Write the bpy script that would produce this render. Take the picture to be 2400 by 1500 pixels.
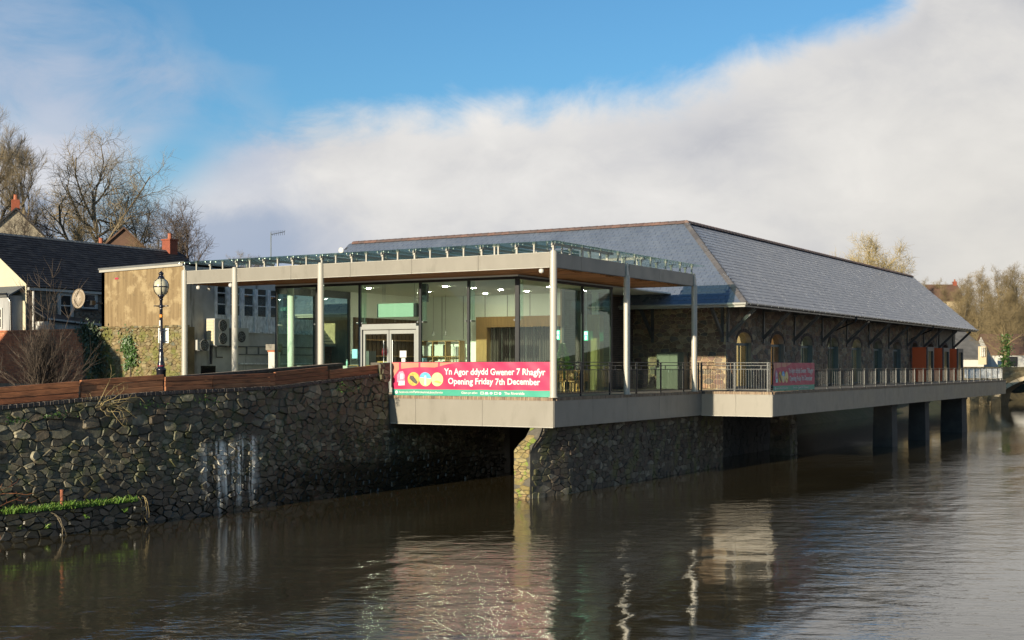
import bpy, math, random
from math import sin, cos, tan, pi, radians, sqrt, atan2
from mathutils import Vector, Matrix, noise as mnoise

for _o in list(bpy.data.objects):
    bpy.data.objects.remove(_o, do_unlink=True)
scene = bpy.context.scene
COL = scene.collection

# World axes: X runs along the river past the stone barn, Y runs inland along the pavilion front,
# Z is up, the origin is the near corner of the terrace deck at floor level.  Metres.
EYE = 1.106
WATER = -3.55
FPX, HY = 3010.0, 858.0
YAW = radians(31)
OX, OY = (1297 - 1200) / FPX * 45.0, 45.0
CAMX = -(OX * sin(YAW) + OY * cos(YAW))
CAMY = -(-OX * cos(YAW) + OY * sin(YAW))

# ---------------------------------------------------------------- camera
cam_d = bpy.data.cameras.new('camera')
cam_d.sensor_width = 36.0
cam_d.lens = FPX / 2400 * 36
cam_d.shift_y = (HY - 750) / 2400
cam_d.clip_start = 0.5
cam_d.clip_end = 6000
cam = bpy.data.objects.new('camera', cam_d)
cam.location = (CAMX, CAMY, EYE)
cam.rotation_euler = (radians(90), 0, YAW - radians(90))
COL.objects.link(cam)
scene.camera = cam

# ---------------------------------------------------------------- light
SUN_EL = radians(9.9)
SUN_T = Vector((cos(SUN_EL), -0.036 * cos(SUN_EL), -sin(SUN_EL))).normalized()   # the way the light travels
SUN_STRENGTH = 5.0
sun_d = bpy.data.lights.new('sun', 'SUN')
sun_d.energy = SUN_STRENGTH
sun_d.angle = radians(0.5)
sun_d.color = (1.0, 0.87, 0.66)
sun = bpy.data.objects.new('sun', sun_d)
sun.rotation_euler = SUN_T.to_track_quat('-Z', 'Y').to_euler()
sun.location = (-60, 0, 40)
COL.objects.link(sun)

scene.view_settings.view_transform = 'Standard'
scene.view_settings.look = 'None'
scene.view_settings.exposure = 0.7
scene.view_settings.gamma = 1.0
scene.view_settings.use_curve_mapping = False
scene.render.engine = 'CYCLES'
scene.cycles.max_bounces = 7
scene.cycles.transparent_max_bounces = 16
scene.cycles.caustics_reflective = True
scene.cycles.blur_glossy = 0.6
scene.cycles.sample_clamp_indirect = 4.0
scene.cycles.caustics_refractive = False
scene.cycles.use_denoising = True

# ---------------------------------------------------------------- node helpers
class NT:
    def __init__(self, tree):
        self.t = tree
        tree.nodes.clear()
    def n(self, typ, props=None, **ins):
        nd = self.t.nodes.new('ShaderNode' + typ)
        for k, v in (props or {}).items():
            setattr(nd, k, v)
        for k, v in ins.items():
            self.put(nd, k, v)
        return nd
    def put(self, nd, k, v):
        key = int(k[1:]) if k[0] == 'i' and k[1:].isdigit() else k.replace('_', ' ')
        s = nd.inputs[key]
        if isinstance(v, bpy.types.NodeSocket):
            self.t.links.new(v, s)
        elif isinstance(v, bpy.types.Node):
            self.t.links.new(v.outputs[0], s)
        else:
            if isinstance(v, (tuple, list)) and len(v) == 3 and s.type == 'RGBA':
                v = (*v, 1)
            s.default_value = v
    def m(self, op, a, b=0.0, c=0.0, clamp=False):
        return self.n('Math', {'operation': op, 'use_clamp': clamp}, i0=a, i1=b, i2=c).outputs[0]
    def vm(self, op, a, b=(0, 0, 0)):
        return self.n('VectorMath', {'operation': op}, i0=a, i1=b).outputs[0]
    def mix(self, f, a, b, blend='MIX'):
        return self.n('Mix', {'data_type': 'RGBA', 'blend_type': blend, 'clamp_factor': True}, i0=f, i6=a, i7=b).outputs[2]
    def rng(self, v, a, b, c=0.0, d=1.0, smooth=False):
        return self.n('MapRange', {'interpolation_type': 'SMOOTHSTEP' if smooth else 'LINEAR'}, i0=v, i1=a, i2=b, i3=c, i4=d).outputs[0]
    def noise(self, vec, scale, detail=3.0, rough=0.55, dist=0.0):
        return self.n('TexNoise', None, Vector=vec, Scale=scale, Detail=detail, Roughness=rough, Distortion=dist).outputs['Fac']
    def ramp(self, f, stops, const=False):
        nd = self.n('ValToRGB', None, i0=f)
        el = nd.color_ramp.elements
        nd.color_ramp.interpolation = 'CONSTANT' if const else 'LINEAR'
        while len(el) < len(stops):
            el.new(0.5)
        for e, (p, c) in zip(el, stops):
            e.position = p
            e.color = (*c, 1)
        return nd.outputs[0]
    def scalev(self, vec, s):
        return self.vm('MULTIPLY', vec, s)

# ---------------------------------------------------------------- sky
world = bpy.data.worlds.new('World')
scene.world = world
world.use_nodes = True
w = NT(world.node_tree)
sky = w.n('TexSky', {'sky_type': 'NISHITA', 'sun_disc': False, 'sun_elevation': SUN_EL,
                     'sun_rotation': atan2(-SUN_T.x, -SUN_T.y), 'altitude': 20, 'air_density': 1.0,
                     'dust_density': 0.6, 'ozone_density': 2.5})
dirv = w.n('TexCoord').outputs['Generated']
sep = w.n('SeparateXYZ', None, i0=dirv)
az = w.m('ARCTAN2', sep.outputs[1], sep.outputs[0])                    # radians from +X towards +Y
phi = w.m('MULTIPLY', w.m('SUBTRACT', YAW, az), 180 / pi)              # degrees, + to the right of inland-downstream
phi_all = phi
phi = w.m('MINIMUM', w.m('MAXIMUM', phi_all, -40.0), 20.0)
theta = w.m('MULTIPLY', w.m('ARCSINE', sep.outputs[2]), 180 / pi)
# the top of the cloud bank, rising to the right
d8 = w.m('ADD', phi, 6.0)
edge = w.m('ADD', 11.3, w.m('MULTIPLY', w.m('MULTIPLY', d8, d8), w.rng(d8, -1, 1, -0.004, 0.0085)))
edge = w.m('ADD', 6.7, w.m('MULTIPLY', w.m('SUBTRACT', edge, 6.7), w.rng(phi_all, 70, 150, 1, 0, True)))
edge = w.m('ADD', edge, w.m('MULTIPLY', w.rng(phi_all, 16.5, 29, 0, 30, True), w.rng(phi_all, 85, 50, 0, 1, True)))   # the bank climbs high to the right
nv = w.scalev(dirv, (1, 1, 1.7))
n_big = w.noise(nv, 4.2, 6, 0.55)
n_mid = w.noise(w.vm('ADD', nv, (3.1, 1.7, 0.4)), 9.0, 10, 0.62, 0.5)
n_puff = w.noise(w.vm('ADD', nv, (1.3, 4.4, 2.0)), 22.0, 8, 0.6, 0.6)
n_soft = w.noise(w.vm('ADD', nv, (7.3, 2.2, 5.1)), 2.6, 4, 0.5)
edge_n = w.m('ADD', edge, w.m('ADD', w.m('ADD', w.m('MULTIPLY', w.m('SUBTRACT', n_mid, 0.5), 3.6), w.m('MULTIPLY', w.m('SUBTRACT', n_puff, 0.5), 1.3)), w.m('MULTIPLY', w.m('SUBTRACT', n_big, 0.5), 4.0)))
bank = w.rng(w.m('SUBTRACT', edge_n, theta), -0.5, 1.7, 0, 1, True)
# a window of blue on the left between the bank and the thin cloud above it
gx = w.m('DIVIDE', w.m('ADD', w.m('ADD', phi, 14.7), w.m('MULTIPLY', w.m('SUBTRACT', theta, 9.0), -0.9)), 2.0)
gy = w.m('DIVIDE', w.m('SUBTRACT', theta, 9.2), 3.0)
gap = w.m('EXPONENT', w.m('MULTIPLY', w.m('ADD', w.m('MULTIPLY', gx, gx), w.m('MULTIPLY', gy, gy)), -1.0))
leftness = w.rng(w.m('ADD', w.m('ADD', phi, w.m('MULTIPLY', w.m('SUBTRACT', theta, 11.0), 1.1)), w.m('ADD', w.m('MULTIPLY', w.m('SUBTRACT', n_big, 0.5), 14.0), w.m('MULTIPLY', w.m('SUBTRACT', n_mid, 0.5), 9.0))), -9.5, -15.5, 0, 1, True)
thin = w.m('MULTIPLY', w.rng(w.m('ADD', w.m('MULTIPLY', n_soft, 0.6), w.m('MULTIPLY', n_mid, 0.4)), 0.40, 0.58, 0, 0.85, True), w.rng(theta, 17.5, 12.0, 0.12, 1, True))
bank_left = w.m('MULTIPLY', bank, w.m('SUBTRACT', 1.0, w.m('MULTIPLY', gap, 0.95)))
cover = w.m('MAXIMUM', bank_left, w.m('MULTIPLY', w.m('MULTIPLY', thin, leftness), w.m('SUBTRACT', 1.0, w.m('MULTIPLY', gap, 0.8))))
# cloud colour: bright top edge, lilac grey folds, warmer towards the horizon
shade = w.m('ADD', w.m('ADD', w.m('MULTIPLY', n_soft, 0.46), w.m('MULTIPLY', n_big, 0.30)), w.m('ADD', w.m('MULTIPLY', n_mid, 0.16), w.m('MULTIPLY', n_puff, 0.08)))
ccol = w.ramp(shade, [(0.40, (0.270, 0.282, 0.320)), (0.47, (0.380, 0.382, 0.396)), (0.53, (0.455, 0.449, 0.443)), (0.60, (0.525, 0.514, 0.498))])
warm = w.rng(phi, 4, 22, 0, 0.6, True)
ccol = w.mix(w.m('MULTIPLY', warm, w.rng(theta, 12, 1, 0.25, 1)), ccol, (0.455, 0.432, 0.380))
rim = w.rng(w.m('SUBTRACT', edge_n, theta), 0.2, 2.6, 0.55, 0, True)
ccol = w.mix(w.m('MULTIPLY', rim, w.rng(phi, -12, -4, 0, 1)), ccol, (0.53, 0.52, 0.512))
lowleft = w.m('MULTIPLY', w.rng(w.m('ADD', phi, w.m('MULTIPLY', n_mid, 4)), -6.0, -8.5, 0, 1, True), w.rng(w.m('ADD', theta, w.m('MULTIPLY', n_mid, 3)), 9.0, 7.8, 0, 1, True))
ccol = w.mix(w.m('MULTIPLY', lowleft, 0.9), ccol, (0.215, 0.260, 0.335))
ccol = w.mix(w.m('MULTIPLY', leftness, w.rng(theta, 7, 11, 0.35, 0.85)), ccol, w.ramp(n_soft, [(0.4, (0.215, 0.270, 0.375)), (0.62, (0.315, 0.350, 0.435))]))
blue = w.mix(1.0, sky.outputs[0], (0.062 * 0.90, 0.062 * 1.40, 0.062 * 1.66), 'MULTIPLY')
skyc = w.mix(cover, blue, ccol)
ground_fade = w.rng(sep.outputs[2], -0.02, 0.0, 0.25, 1.0)
bg = w.n('Background', None, Color=skyc, Strength=ground_fade)
wo = w.n('OutputWorld', None, Surface=bg)

# ---------------------------------------------------------------- geometry helpers
def at(px, py, depth):
    """World point that lies on the picture position (2400 x 1500 frame) at the given depth from the camera."""
    x, z = (px - 1200) / FPX * depth, (HY - py) / FPX * depth
    return Vector((CAMX + x * sin(YAW) + depth * cos(YAW), CAMY - x * cos(YAW) + depth * sin(YAW), EYE + z))

def project(p):
    dx, dy = p[0] - CAMX, p[1] - CAMY
    d = dx * cos(YAW) + dy * sin(YAW)
    r = dx * sin(YAW) - dy * cos(YAW)
    if d < 1:
        return None
    return 1200 + FPX * r / d, HY - FPX * (p[2] - EYE) / d, d

WL = {}
def wl(o):
    return WL.get(o.name, Vector((0, 0, 0))) if o else Vector((0, 0, 0))

def tag(o, label=None, cat=None, group=None, kind=None):
    if label: o['label'] = label
    if cat: o['category'] = cat
    if group: o['group'] = group
    if kind: o['kind'] = kind
    return o

def thing(name, loc, label, cat, group=None):
    o = bpy.data.objects.new(name, None)
    o.empty_display_size = 0.3
    o.location = loc
    COL.objects.link(o)
    WL[o.name] = Vector(loc)
    return tag(o, label, cat, group)

def link_mesh(name, me, parent=None, loc=None):
    """loc: world position of the mesh origin (default: world origin, mesh given in world coordinates)."""
    o = bpy.data.objects.new(name, me)
    COL.objects.link(o)
    L = Vector(loc) if loc is not None else Vector((0, 0, 0))
    if parent:
        o.parent = parent
        o.location = L - wl(parent)
    else:
        o.location = L
    WL[o.name] = L
    return o

def copy_tree(o, loc, parent=None):
    c = o.copy()
    COL.objects.link(c)
    WL[c.name] = Vector(loc)
    if parent:
        c.parent = parent
    else:
        c.location = loc
    for ch in o.children:
        copy_tree(ch, Vector(loc) + ch.location, c)
    return c

class MB:
    """Collects vertices and faces of one mesh."""
    def __init__(self):
        self.v, self.f, self.mi, self.r, self.cr, self.cm = [], [], [], [], 0.0, 0
    def add(self, vs, fs):
        b = len(self.v)
        self.v.extend(vs)
        self.r.extend([self.cr] * len(vs))
        for q in fs:
            self.f.append([b + i for i in q])
            self.mi.append(self.cm)
        return self
    def box(self, x0, x1, y0, y1, z0, z1):
        return self.add([(x0, y0, z0), (x1, y0, z0), (x1, y1, z0), (x0, y1, z0), (x0, y0, z1), (x1, y0, z1), (x1, y1, z1), (x0, y1, z1)],
                        [(0, 3, 2, 1), (4, 5, 6, 7), (0, 1, 5, 4), (1, 2, 6, 5), (2, 3, 7, 6), (3, 0, 4, 7)])
    def beam(self, p, q, w, h, up=(0, 0, 1)):
        p, q = Vector(p), Vector(q)
        d = (q - p).normalized()
        s = d.cross(Vector(up))
        if s.length < 1e-4:
            s = d.cross(Vector((1, 0, 0)))
        s.normalize()
        t = s.cross(d)
        s *= w / 2
        t *= h / 2
        vs = [tuple(a + i * s + j * t) for a in (p, q) for i, j in ((-1, -1), (1, -1), (1, 1), (-1, 1))]
        return self.add(vs, [(0, 1, 2, 3), (7, 6, 5, 4), (0, 4, 5, 1), (1, 5, 6, 2), (2, 6, 7, 3), (3, 7, 4, 0)])
    def tube(self, pts, rad, n=6, cap=True):
        pts = [Vector(p) for p in pts]
        if not isinstance(rad, (list, tuple)):
            rad = [rad] * len(pts)
        vs, fs = [], []
        for i, p in enumerate(pts):
            d = (pts[min(i + 1, len(pts) - 1)] - pts[max(i - 1, 0)])
            d = d.normalized() if d.length > 1e-6 else Vector((0, 0, 1))
            a = d.cross(Vector((0, 0, 1))) if abs(d.z) < 0.95 else d.cross(Vector((1, 0, 0)))
            a.normalize()
            b = d.cross(a)
            for k in range(n):
                t = 2 * pi * k / n
                vs.append(tuple(p + (a * cos(t) + b * sin(t)) * rad[i]))
        for i in range(len(pts) - 1):
            for k in range(n):
                k2 = (k + 1) % n
                fs.append((i * n + k, i * n + k2, (i + 1) * n + k2, (i + 1) * n + k))
        if cap:
            fs.append(tuple(reversed(range(n))))
            fs.append(tuple(range((len(pts) - 1) * n, len(pts) * n)))
        return self.add(vs, fs)
    def lathe(self, c, prof, n=16):
        vs, fs = [], []
        for r, z in prof:
            for k in range(n):
                t = 2 * pi * k / n
                vs.append((c[0] + r * cos(t), c[1] + r * sin(t), c[2] + z))
        for i in range(len(prof) - 1):
            for k in range(n):
                k2 = (k + 1) % n
                fs.append((i * n + k, i * n + k2, (i + 1) * n + k2, (i + 1) * n + k))
        fs.append(tuple(reversed(range(n))))
        fs.append(tuple(range((len(prof) - 1) * n, len(prof) * n)))
        return self.add(vs, fs)
    def quad(self, a, b, c, d):
        return self.add([tuple(a), tuple(b), tuple(c), tuple(d)], [(0, 1, 2, 3)])
    def poly(self, pts):
        return self.add([tuple(p) for p in pts], [tuple(range(len(pts)))])
    def prism(self, pts, off):
        """A flat outline given thickness by the vector off."""
        off = Vector(off)
        n = len(pts)
        vs = [tuple(p) for p in pts] + [tuple(Vector(p) + off) for p in pts]
        fs = [tuple(reversed(range(n))), tuple(range(n, 2 * n))] + [(i, (i + 1) % n, n + (i + 1) % n, n + i) for i in range(n)]
        return self.add(vs, fs)
    def mesh(self, name, mats, smooth=False):
        me = bpy.data.meshes.new(name)
        me.from_pydata(self.v, [], self.f)
        for m_ in (mats if isinstance(mats, (list, tuple)) else [mats]):
            me.materials.append(m_)
        if any(self.mi):
            me.polygons.foreach_set('material_index', self.mi)
        if smooth:
            me.polygons.foreach_set('use_smooth', [True] * len(me.polygons))
        if any(self.r):
            at_ = me.attributes.new('rnd', 'FLOAT', 'POINT')
            at_.data.foreach_set('value', self.r)
        me.update()
        return me
    def build(self, name, mats, parent=None, smooth=False, loc=None):
        return link_mesh(name, self.mesh(name, mats, smooth), parent, loc)

def emit(name, rest, parent, pieces, mat, limit=300, smooth=False):
    """pieces: list of (vertices, faces, random).  The ones that show largest become parts of their own."""
    def weight(p):
        c = Vector((0, 0, 0))
        for q in p[0]: c += Vector(q)
        c /= len(p[0])
        pr = project(c)
        if not pr or not (-20 < pr[0] < 2420 and -20 < pr[1] < 1520):
            return 0.0
        ext = max((Vector(q) - c).length for q in p[0])
        return ext / pr[2]
    order = sorted(range(len(pieces)), key=lambda i: -weight(pieces[i]))
    own = set(order[:limit])
    mb = MB()
    n_rest = 0
    for i, (vs, fs, r) in enumerate(pieces):
        if i in own:
            b = MB()
            b.cr = r
            o0 = Vector(vs[0])
            b.add([tuple(Vector(q) - o0) for q in vs], fs)
            b.build(name, mat, parent, smooth, loc=o0)
        else:
            mb.cr = r
            mb.add(vs, fs)
            n_rest += 1
    if n_rest:
        tag(mb.build(rest, mat, parent, smooth), kind='stuff')

BOXF = [(0, 3, 2, 1), (4, 5, 6, 7), (0, 1, 5, 4), (1, 2, 6, 5), (2, 3, 7, 6), (3, 0, 4, 7)]
def box_piece(x0, x1, y0, y1, z0, z1, r):
    return ([(x0, y0, z0), (x1, y0, z0), (x1, y1, z0), (x0, y1, z0), (x0, y0, z1), (x1, y0, z1), (x1, y1, z1), (x0, y1, z1)], BOXF, r)

# ---- rubble masonry: irregular cells, each turned into a bulging stone
def clip(poly, a, b, c):
    """keep a*x+b*y <= c"""
    out = []
    n = len(poly)
    for i in range(n):
        p, q = poly[i], poly[(i + 1) % n]
        dp, dq = a * p[0] + b * p[1] - c, a * q[0] + b * q[1] - c
        if dp <= 0: out.append(p)
        if (dp < 0 < dq) or (dq < 0 < dp):
            t = dp / (dp - dq)
            out.append((p[0] + t * (q[0] - p[0]), p[1] + t * (q[1] - p[1])))
    return out

def cells(s0, s1, t0, t1, sx, sy, seed, jit=0.38):
    rg = random.Random(seed)
    k = sx / sy
    pts, grid = [], {}
    t = t0 - sy * 0.5
    while t < t1 + sy:
        h = sy * rg.choice((0.55, 0.7, 0.85, 1.0, 1.2, 1.45))
        s = s0 - sx * rg.random()
        while s < s1 + sx:
            wd = sx * rg.uniform(0.55, 1.75) * (0.55 + 0.45 * h / sy)
            pts.append((s + rg.uniform(-jit, jit) * sx * 0.6, (t + h / 2 + rg.uniform(-jit, jit) * h) * k))
            s += wd
        t += h
    for i, p in enumerate(pts):
        grid.setdefault((int(p[0] // sx), int(p[1] // sx)), []).append(i)
    res = []
    for i, p in enumerate(pts):
        if not (s0 - 1e-6 <= p[0] <= s1 and t0 * k <= p[1] <= t1 * k):
            continue
        poly = [(s0, t0 * k), (s1, t0 * k), (s1, t1 * k), (s0, t1 * k)]
        R = 2.2 * sx
        poly = clip(clip(clip(clip(poly, 1, 0, p[0] + R), -1, 0, -p[0] + R), 0, 1, p[1] + R), 0, -1, -p[1] + R)
        gx, gy = int(p[0] // sx), int(p[1] // sx)
        for ax in range(gx - 3, gx + 4):
            for ay in range(gy - 3, gy + 4):
                for j in grid.get((ax, ay), ()):
                    if j == i: continue
                    q = pts[j]
                    a, b = q[0] - p[0], q[1] - p[1]
                    poly = clip(poly, a, b, (q[0] ** 2 + q[1] ** 2 - p[0] ** 2 - p[1] ** 2) / 2)
                    if len(poly) < 3: break
        if len(poly) >= 3:
            res.append([(x, y / k) for x, y in poly])
    return res

def stone_piece(poly, gap, depth, mapf, rg, rough=0.5):
    n = len(poly)
    cx = sum(p[0] for p in poly) / n
    cy = sum(p[1] for p in poly) / n
    rin = min(sqrt((p[0] - cx) ** 2 + (p[1] - cy) ** 2) for p in poly)
    if rin < gap * 1.6: return None
    area = 0.5 * abs(sum(poly[i][0] * poly[(i + 1) % n][1] - poly[(i + 1) % n][0] * poly[i][1] for i in range(n)))
    if area < 0.004: return None
    ins = []
    for p in poly:
        d = sqrt((p[0] - cx) ** 2 + (p[1] - cy) ** 2)
        f = max(0.3, 1 - gap * rg.uniform(0.5, 1.6) / d)
        ins.append((cx + (p[0] - cx) * f, cy + (p[1] - cy) * f))
    out = []
    for i in range(n):
        a, b, c = ins[i - 1], ins[i], ins[(i + 1) % n]
        e = rg.uniform(0.06, 0.20)
        p1 = (b[0] + (a[0] - b[0]) * e, b[1] + (a[1] - b[1]) * e)
        p2 = (b[0] + (c[0] - b[0]) * e, b[1] + (c[1] - b[1]) * e)
        lb = sqrt((b[0] - c[0]) ** 2 + (b[1] - c[1]) ** 2)
        if sqrt((p1[0] - p2[0]) ** 2 + (p1[1] - p2[1]) ** 2) < 0.035:
            out.append(b)
        else:
            out += [p1, p2]
        if lb > 0.12 and len(out) < 13:
            mx, my = (b[0] + c[0]) / 2, (b[1] + c[1]) / 2
            k = rg.uniform(-0.09, 0.05)
            out.append((mx + (mx - cx) * k, my + (my - cy) * k))
    m = len(out)
    tx, ty = rg.uniform(-1, 1) * rough, rg.uniform(-1, 1) * rough
    dd = depth * rg.choice((0.25, 0.5, 0.7, 0.9, 1.1, 1.5))
    vs = []
    for kk, (sc, dep) in enumerate(((1.0, -0.04), (1.0, 0.40), (rg.uniform(0.78, 0.92), 1.0))):
        for x, y in out:
            X, Y = cx + (x - cx) * sc, cy + (y - cy) * sc
            dp = -0.04 if kk == 0 else dd * dep * (1 + rg.uniform(-0.12, 0.12)) + ((x - cx) * tx + (y - cy) * ty) * depth * 2.5 * dep
            vs.append(mapf(X, Y, dp))
    fs = []
    for kk in range(2):
        for i in range(m):
            j = (i + 1) % m
            fs.append((kk * m + i, kk * m + j, (kk + 1) * m + j, (kk + 1) * m + i))
    fs.append(tuple(range(2 * m, 3 * m)))
    return (vs, fs, rg.random() * 0.999 + 0.0005)
# ---------------------------------------------------------------- materials
def new_mat(name):
    m_ = bpy.data.materials.new(name)
    m_.use_nodes = True
    return m_, NT(m_.node_tree)

def rnd_socket(t):
    a = t.n('Attribute', {'attribute_type': 'GEOMETRY', 'attribute_name': 'rnd'}).outputs['Fac']
    r = t.n('ObjectInfo').outputs['Random']
    # pieces that carry their own number use it, copies of a shared mesh use the object's
    return t.m('ADD', a, t.m('MULTIPLY', r, t.m('LESS_THAN', a, 0.0001)))

def mat(name, col=None, rough=0.6, spec=0.5, vary=0.0, nscale=2.0, stretch=(1, 1, 1), ramp=None, bump=0.0, bscale=30.0,
        metal=0.0, blotch=None, emis=None, bdist=0.02, detail=5.0, rvar=0.0):
    m_, t = new_mat(name)
    pos = t.n('NewGeometry').outputs['Position']
    pv_ = t.scalev(pos, stretch)
    if ramp:
        c = t.ramp(rnd_socket(t), ramp)
    else:
        c = t.n('RGB').outputs[0]
        c.default_value = (*col, 1)
    if vary:
        f = t.noise(pv_, nscale, detail, 0.6)
        c = t.mix(1.0, c, t.n('CombineColor', None, i0=(q := t.rng(f, 0.28, 0.72, 1 - vary, 1 + vary)), i1=q, i2=q).outputs[0], 'MULTIPLY')
    for (bc, bs, lo, hi, amt) in (blotch or []):
        f = t.noise(t.vm('ADD', pv_, (bs * 3.7, 1.3, bs)), bs, 5, 0.6)
        c = t.mix(t.rng(f, lo, hi, 0, amt, True), c, bc)
    b = t.n('BsdfPrincipled', None, Base_Color=c, Roughness=rough, Metallic=metal)
    if rvar:
        t.put(b, 'Roughness', t.rng(t.noise(pos, 1.7, 4), 0.3, 0.7, max(0.03, rough - rvar), min(1, rough + rvar)))
    t.put(b, 'Specular IOR Level', spec)
    if bump:
        f = t.noise(pv_, bscale, 4, 0.6)
        t.put(b, 'Normal', t.n('Bump', None, Strength=bump, Distance=bdist, Height=f).outputs[0])
    if emis:
        t.put(b, 'Emission Color', emis[0])
        t.put(b, 'Emission Strength', emis[1])
    t.n('OutputMaterial', None, Surface=b)
    return m_

def glass_mat(name, tint, refl=1.0, ior=1.5, wob=0.0):
    m_, t = new_mat(name)
    tr = t.n('BsdfTransparent', None, Color=tint)
    gl = t.n('BsdfGlossy', None, Color=(0.92, 1.0, 0.96), Roughness=0.0)
    if wob:
        pos = t.n('NewGeometry').outputs['Position']
        t.put(gl, 'Normal', t.n('Bump', None, Strength=wob, Distance=0.05, Height=t.noise(pos, 0.8, 2)).outputs[0])
    ge = t.n('NewGeometry')
    ca = t.m('ABSOLUTE', t.n('VectorMath', {'operation': 'DOT_PRODUCT'}, i0=ge.outputs['Normal'], i1=ge.outputs['Incoming']).outputs['Value'])
    f0 = ((ior - 1) / (ior + 1)) ** 2
    fr = t.m('MULTIPLY', t.m('ADD', f0, t.m('MULTIPLY', 1 - f0, t.m('POWER', t.m('SUBTRACT', 1.0, ca), 5.0))), refl, clamp=True)
    t.n('OutputMaterial', None, Surface=t.n('MixShader', None, i0=fr, i1=tr, i2=gl).outputs[0])
    return m_

def water_mat():
    m_, t = new_mat('river_water')
    pos = t.n('NewGeometry').outputs['Position']
    flat = t.scalev(pos, (1, 1, 0))
    rot = t.n('VectorRotate', {'rotation_type': 'Z_AXIS'}, Vector=flat, Angle=-YAW).outputs[0]
    flow = t.n('VectorRotate', {'rotation_type': 'Z_AXIS'}, Vector=flat, Angle=radians(-4)).outputs[0]
    sepp = t.n('SeparateXYZ', None, i0=pos)
    # long smooth swells, short wind ripples in patches drawn out along the current
    sw = t.noise(t.scalev(rot, (0.40, 0.22, 1)), 1.0, 3, 0.5, 0.4)
    rp = t.noise(t.scalev(rot, (1.7, 0.75, 1)), 1.0, 4, 0.55, 0.5)
    fine = t.noise(t.scalev(rot, (6.5, 3.2, 1)), 1.0, 3, 0.6, 0.3)
    patch = t.rng(t.noise(t.vm('ADD', t.scalev(flow, (0.05, 0.16, 1)), (4.2, 0.6, 0)), 1.0, 4, 0.6), 0.38, 0.60, 0.10, 1.0, True)
    out = t.rng(t.m('ADD', sepp.outputs[1], t.m('MULTIPLY', sepp.outputs[0], 0.10)), 3.0, -10.0, 0.10, 1.0, True)          # calm water along the quay
    out = t.m('MULTIPLY', out, t.rng(sepp.outputs[1], -10.5, -17.5, 1.0, 0.38, True))     # and smoother again out in the stream
    amp = t.m('MULTIPLY', patch, out)
    h = t.m('ADD', t.m('MULTIPLY', sw, t.m('MULTIPLY', out, 0.035)), t.m('MULTIPLY', amp, t.m('ADD', t.m('MULTIPLY', rp, 0.050), t.m('MULTIPLY', fine, 0.0130))))
    h = t.m('ADD', h, t.m('MULTIPLY', fine, 0.0006))
    nb = t.n('Bump', None, Strength=1.0, Distance=1.0, Height=h).outputs[0]
    silt = t.noise(t.scalev(flow, (0.06, 0.2, 1)), 1.0, 5, 0.6)
    col = t.ramp(silt, [(0.35, (0.040, 0.031, 0.015)), (0.65, (0.062, 0.049, 0.026))])
    b = t.n('BsdfPrincipled', None, Base_Color=col, Roughness=0.05, IOR=2.0, Normal=nb)
    t.n('OutputMaterial', None, Surface=b)
    return m_

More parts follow.
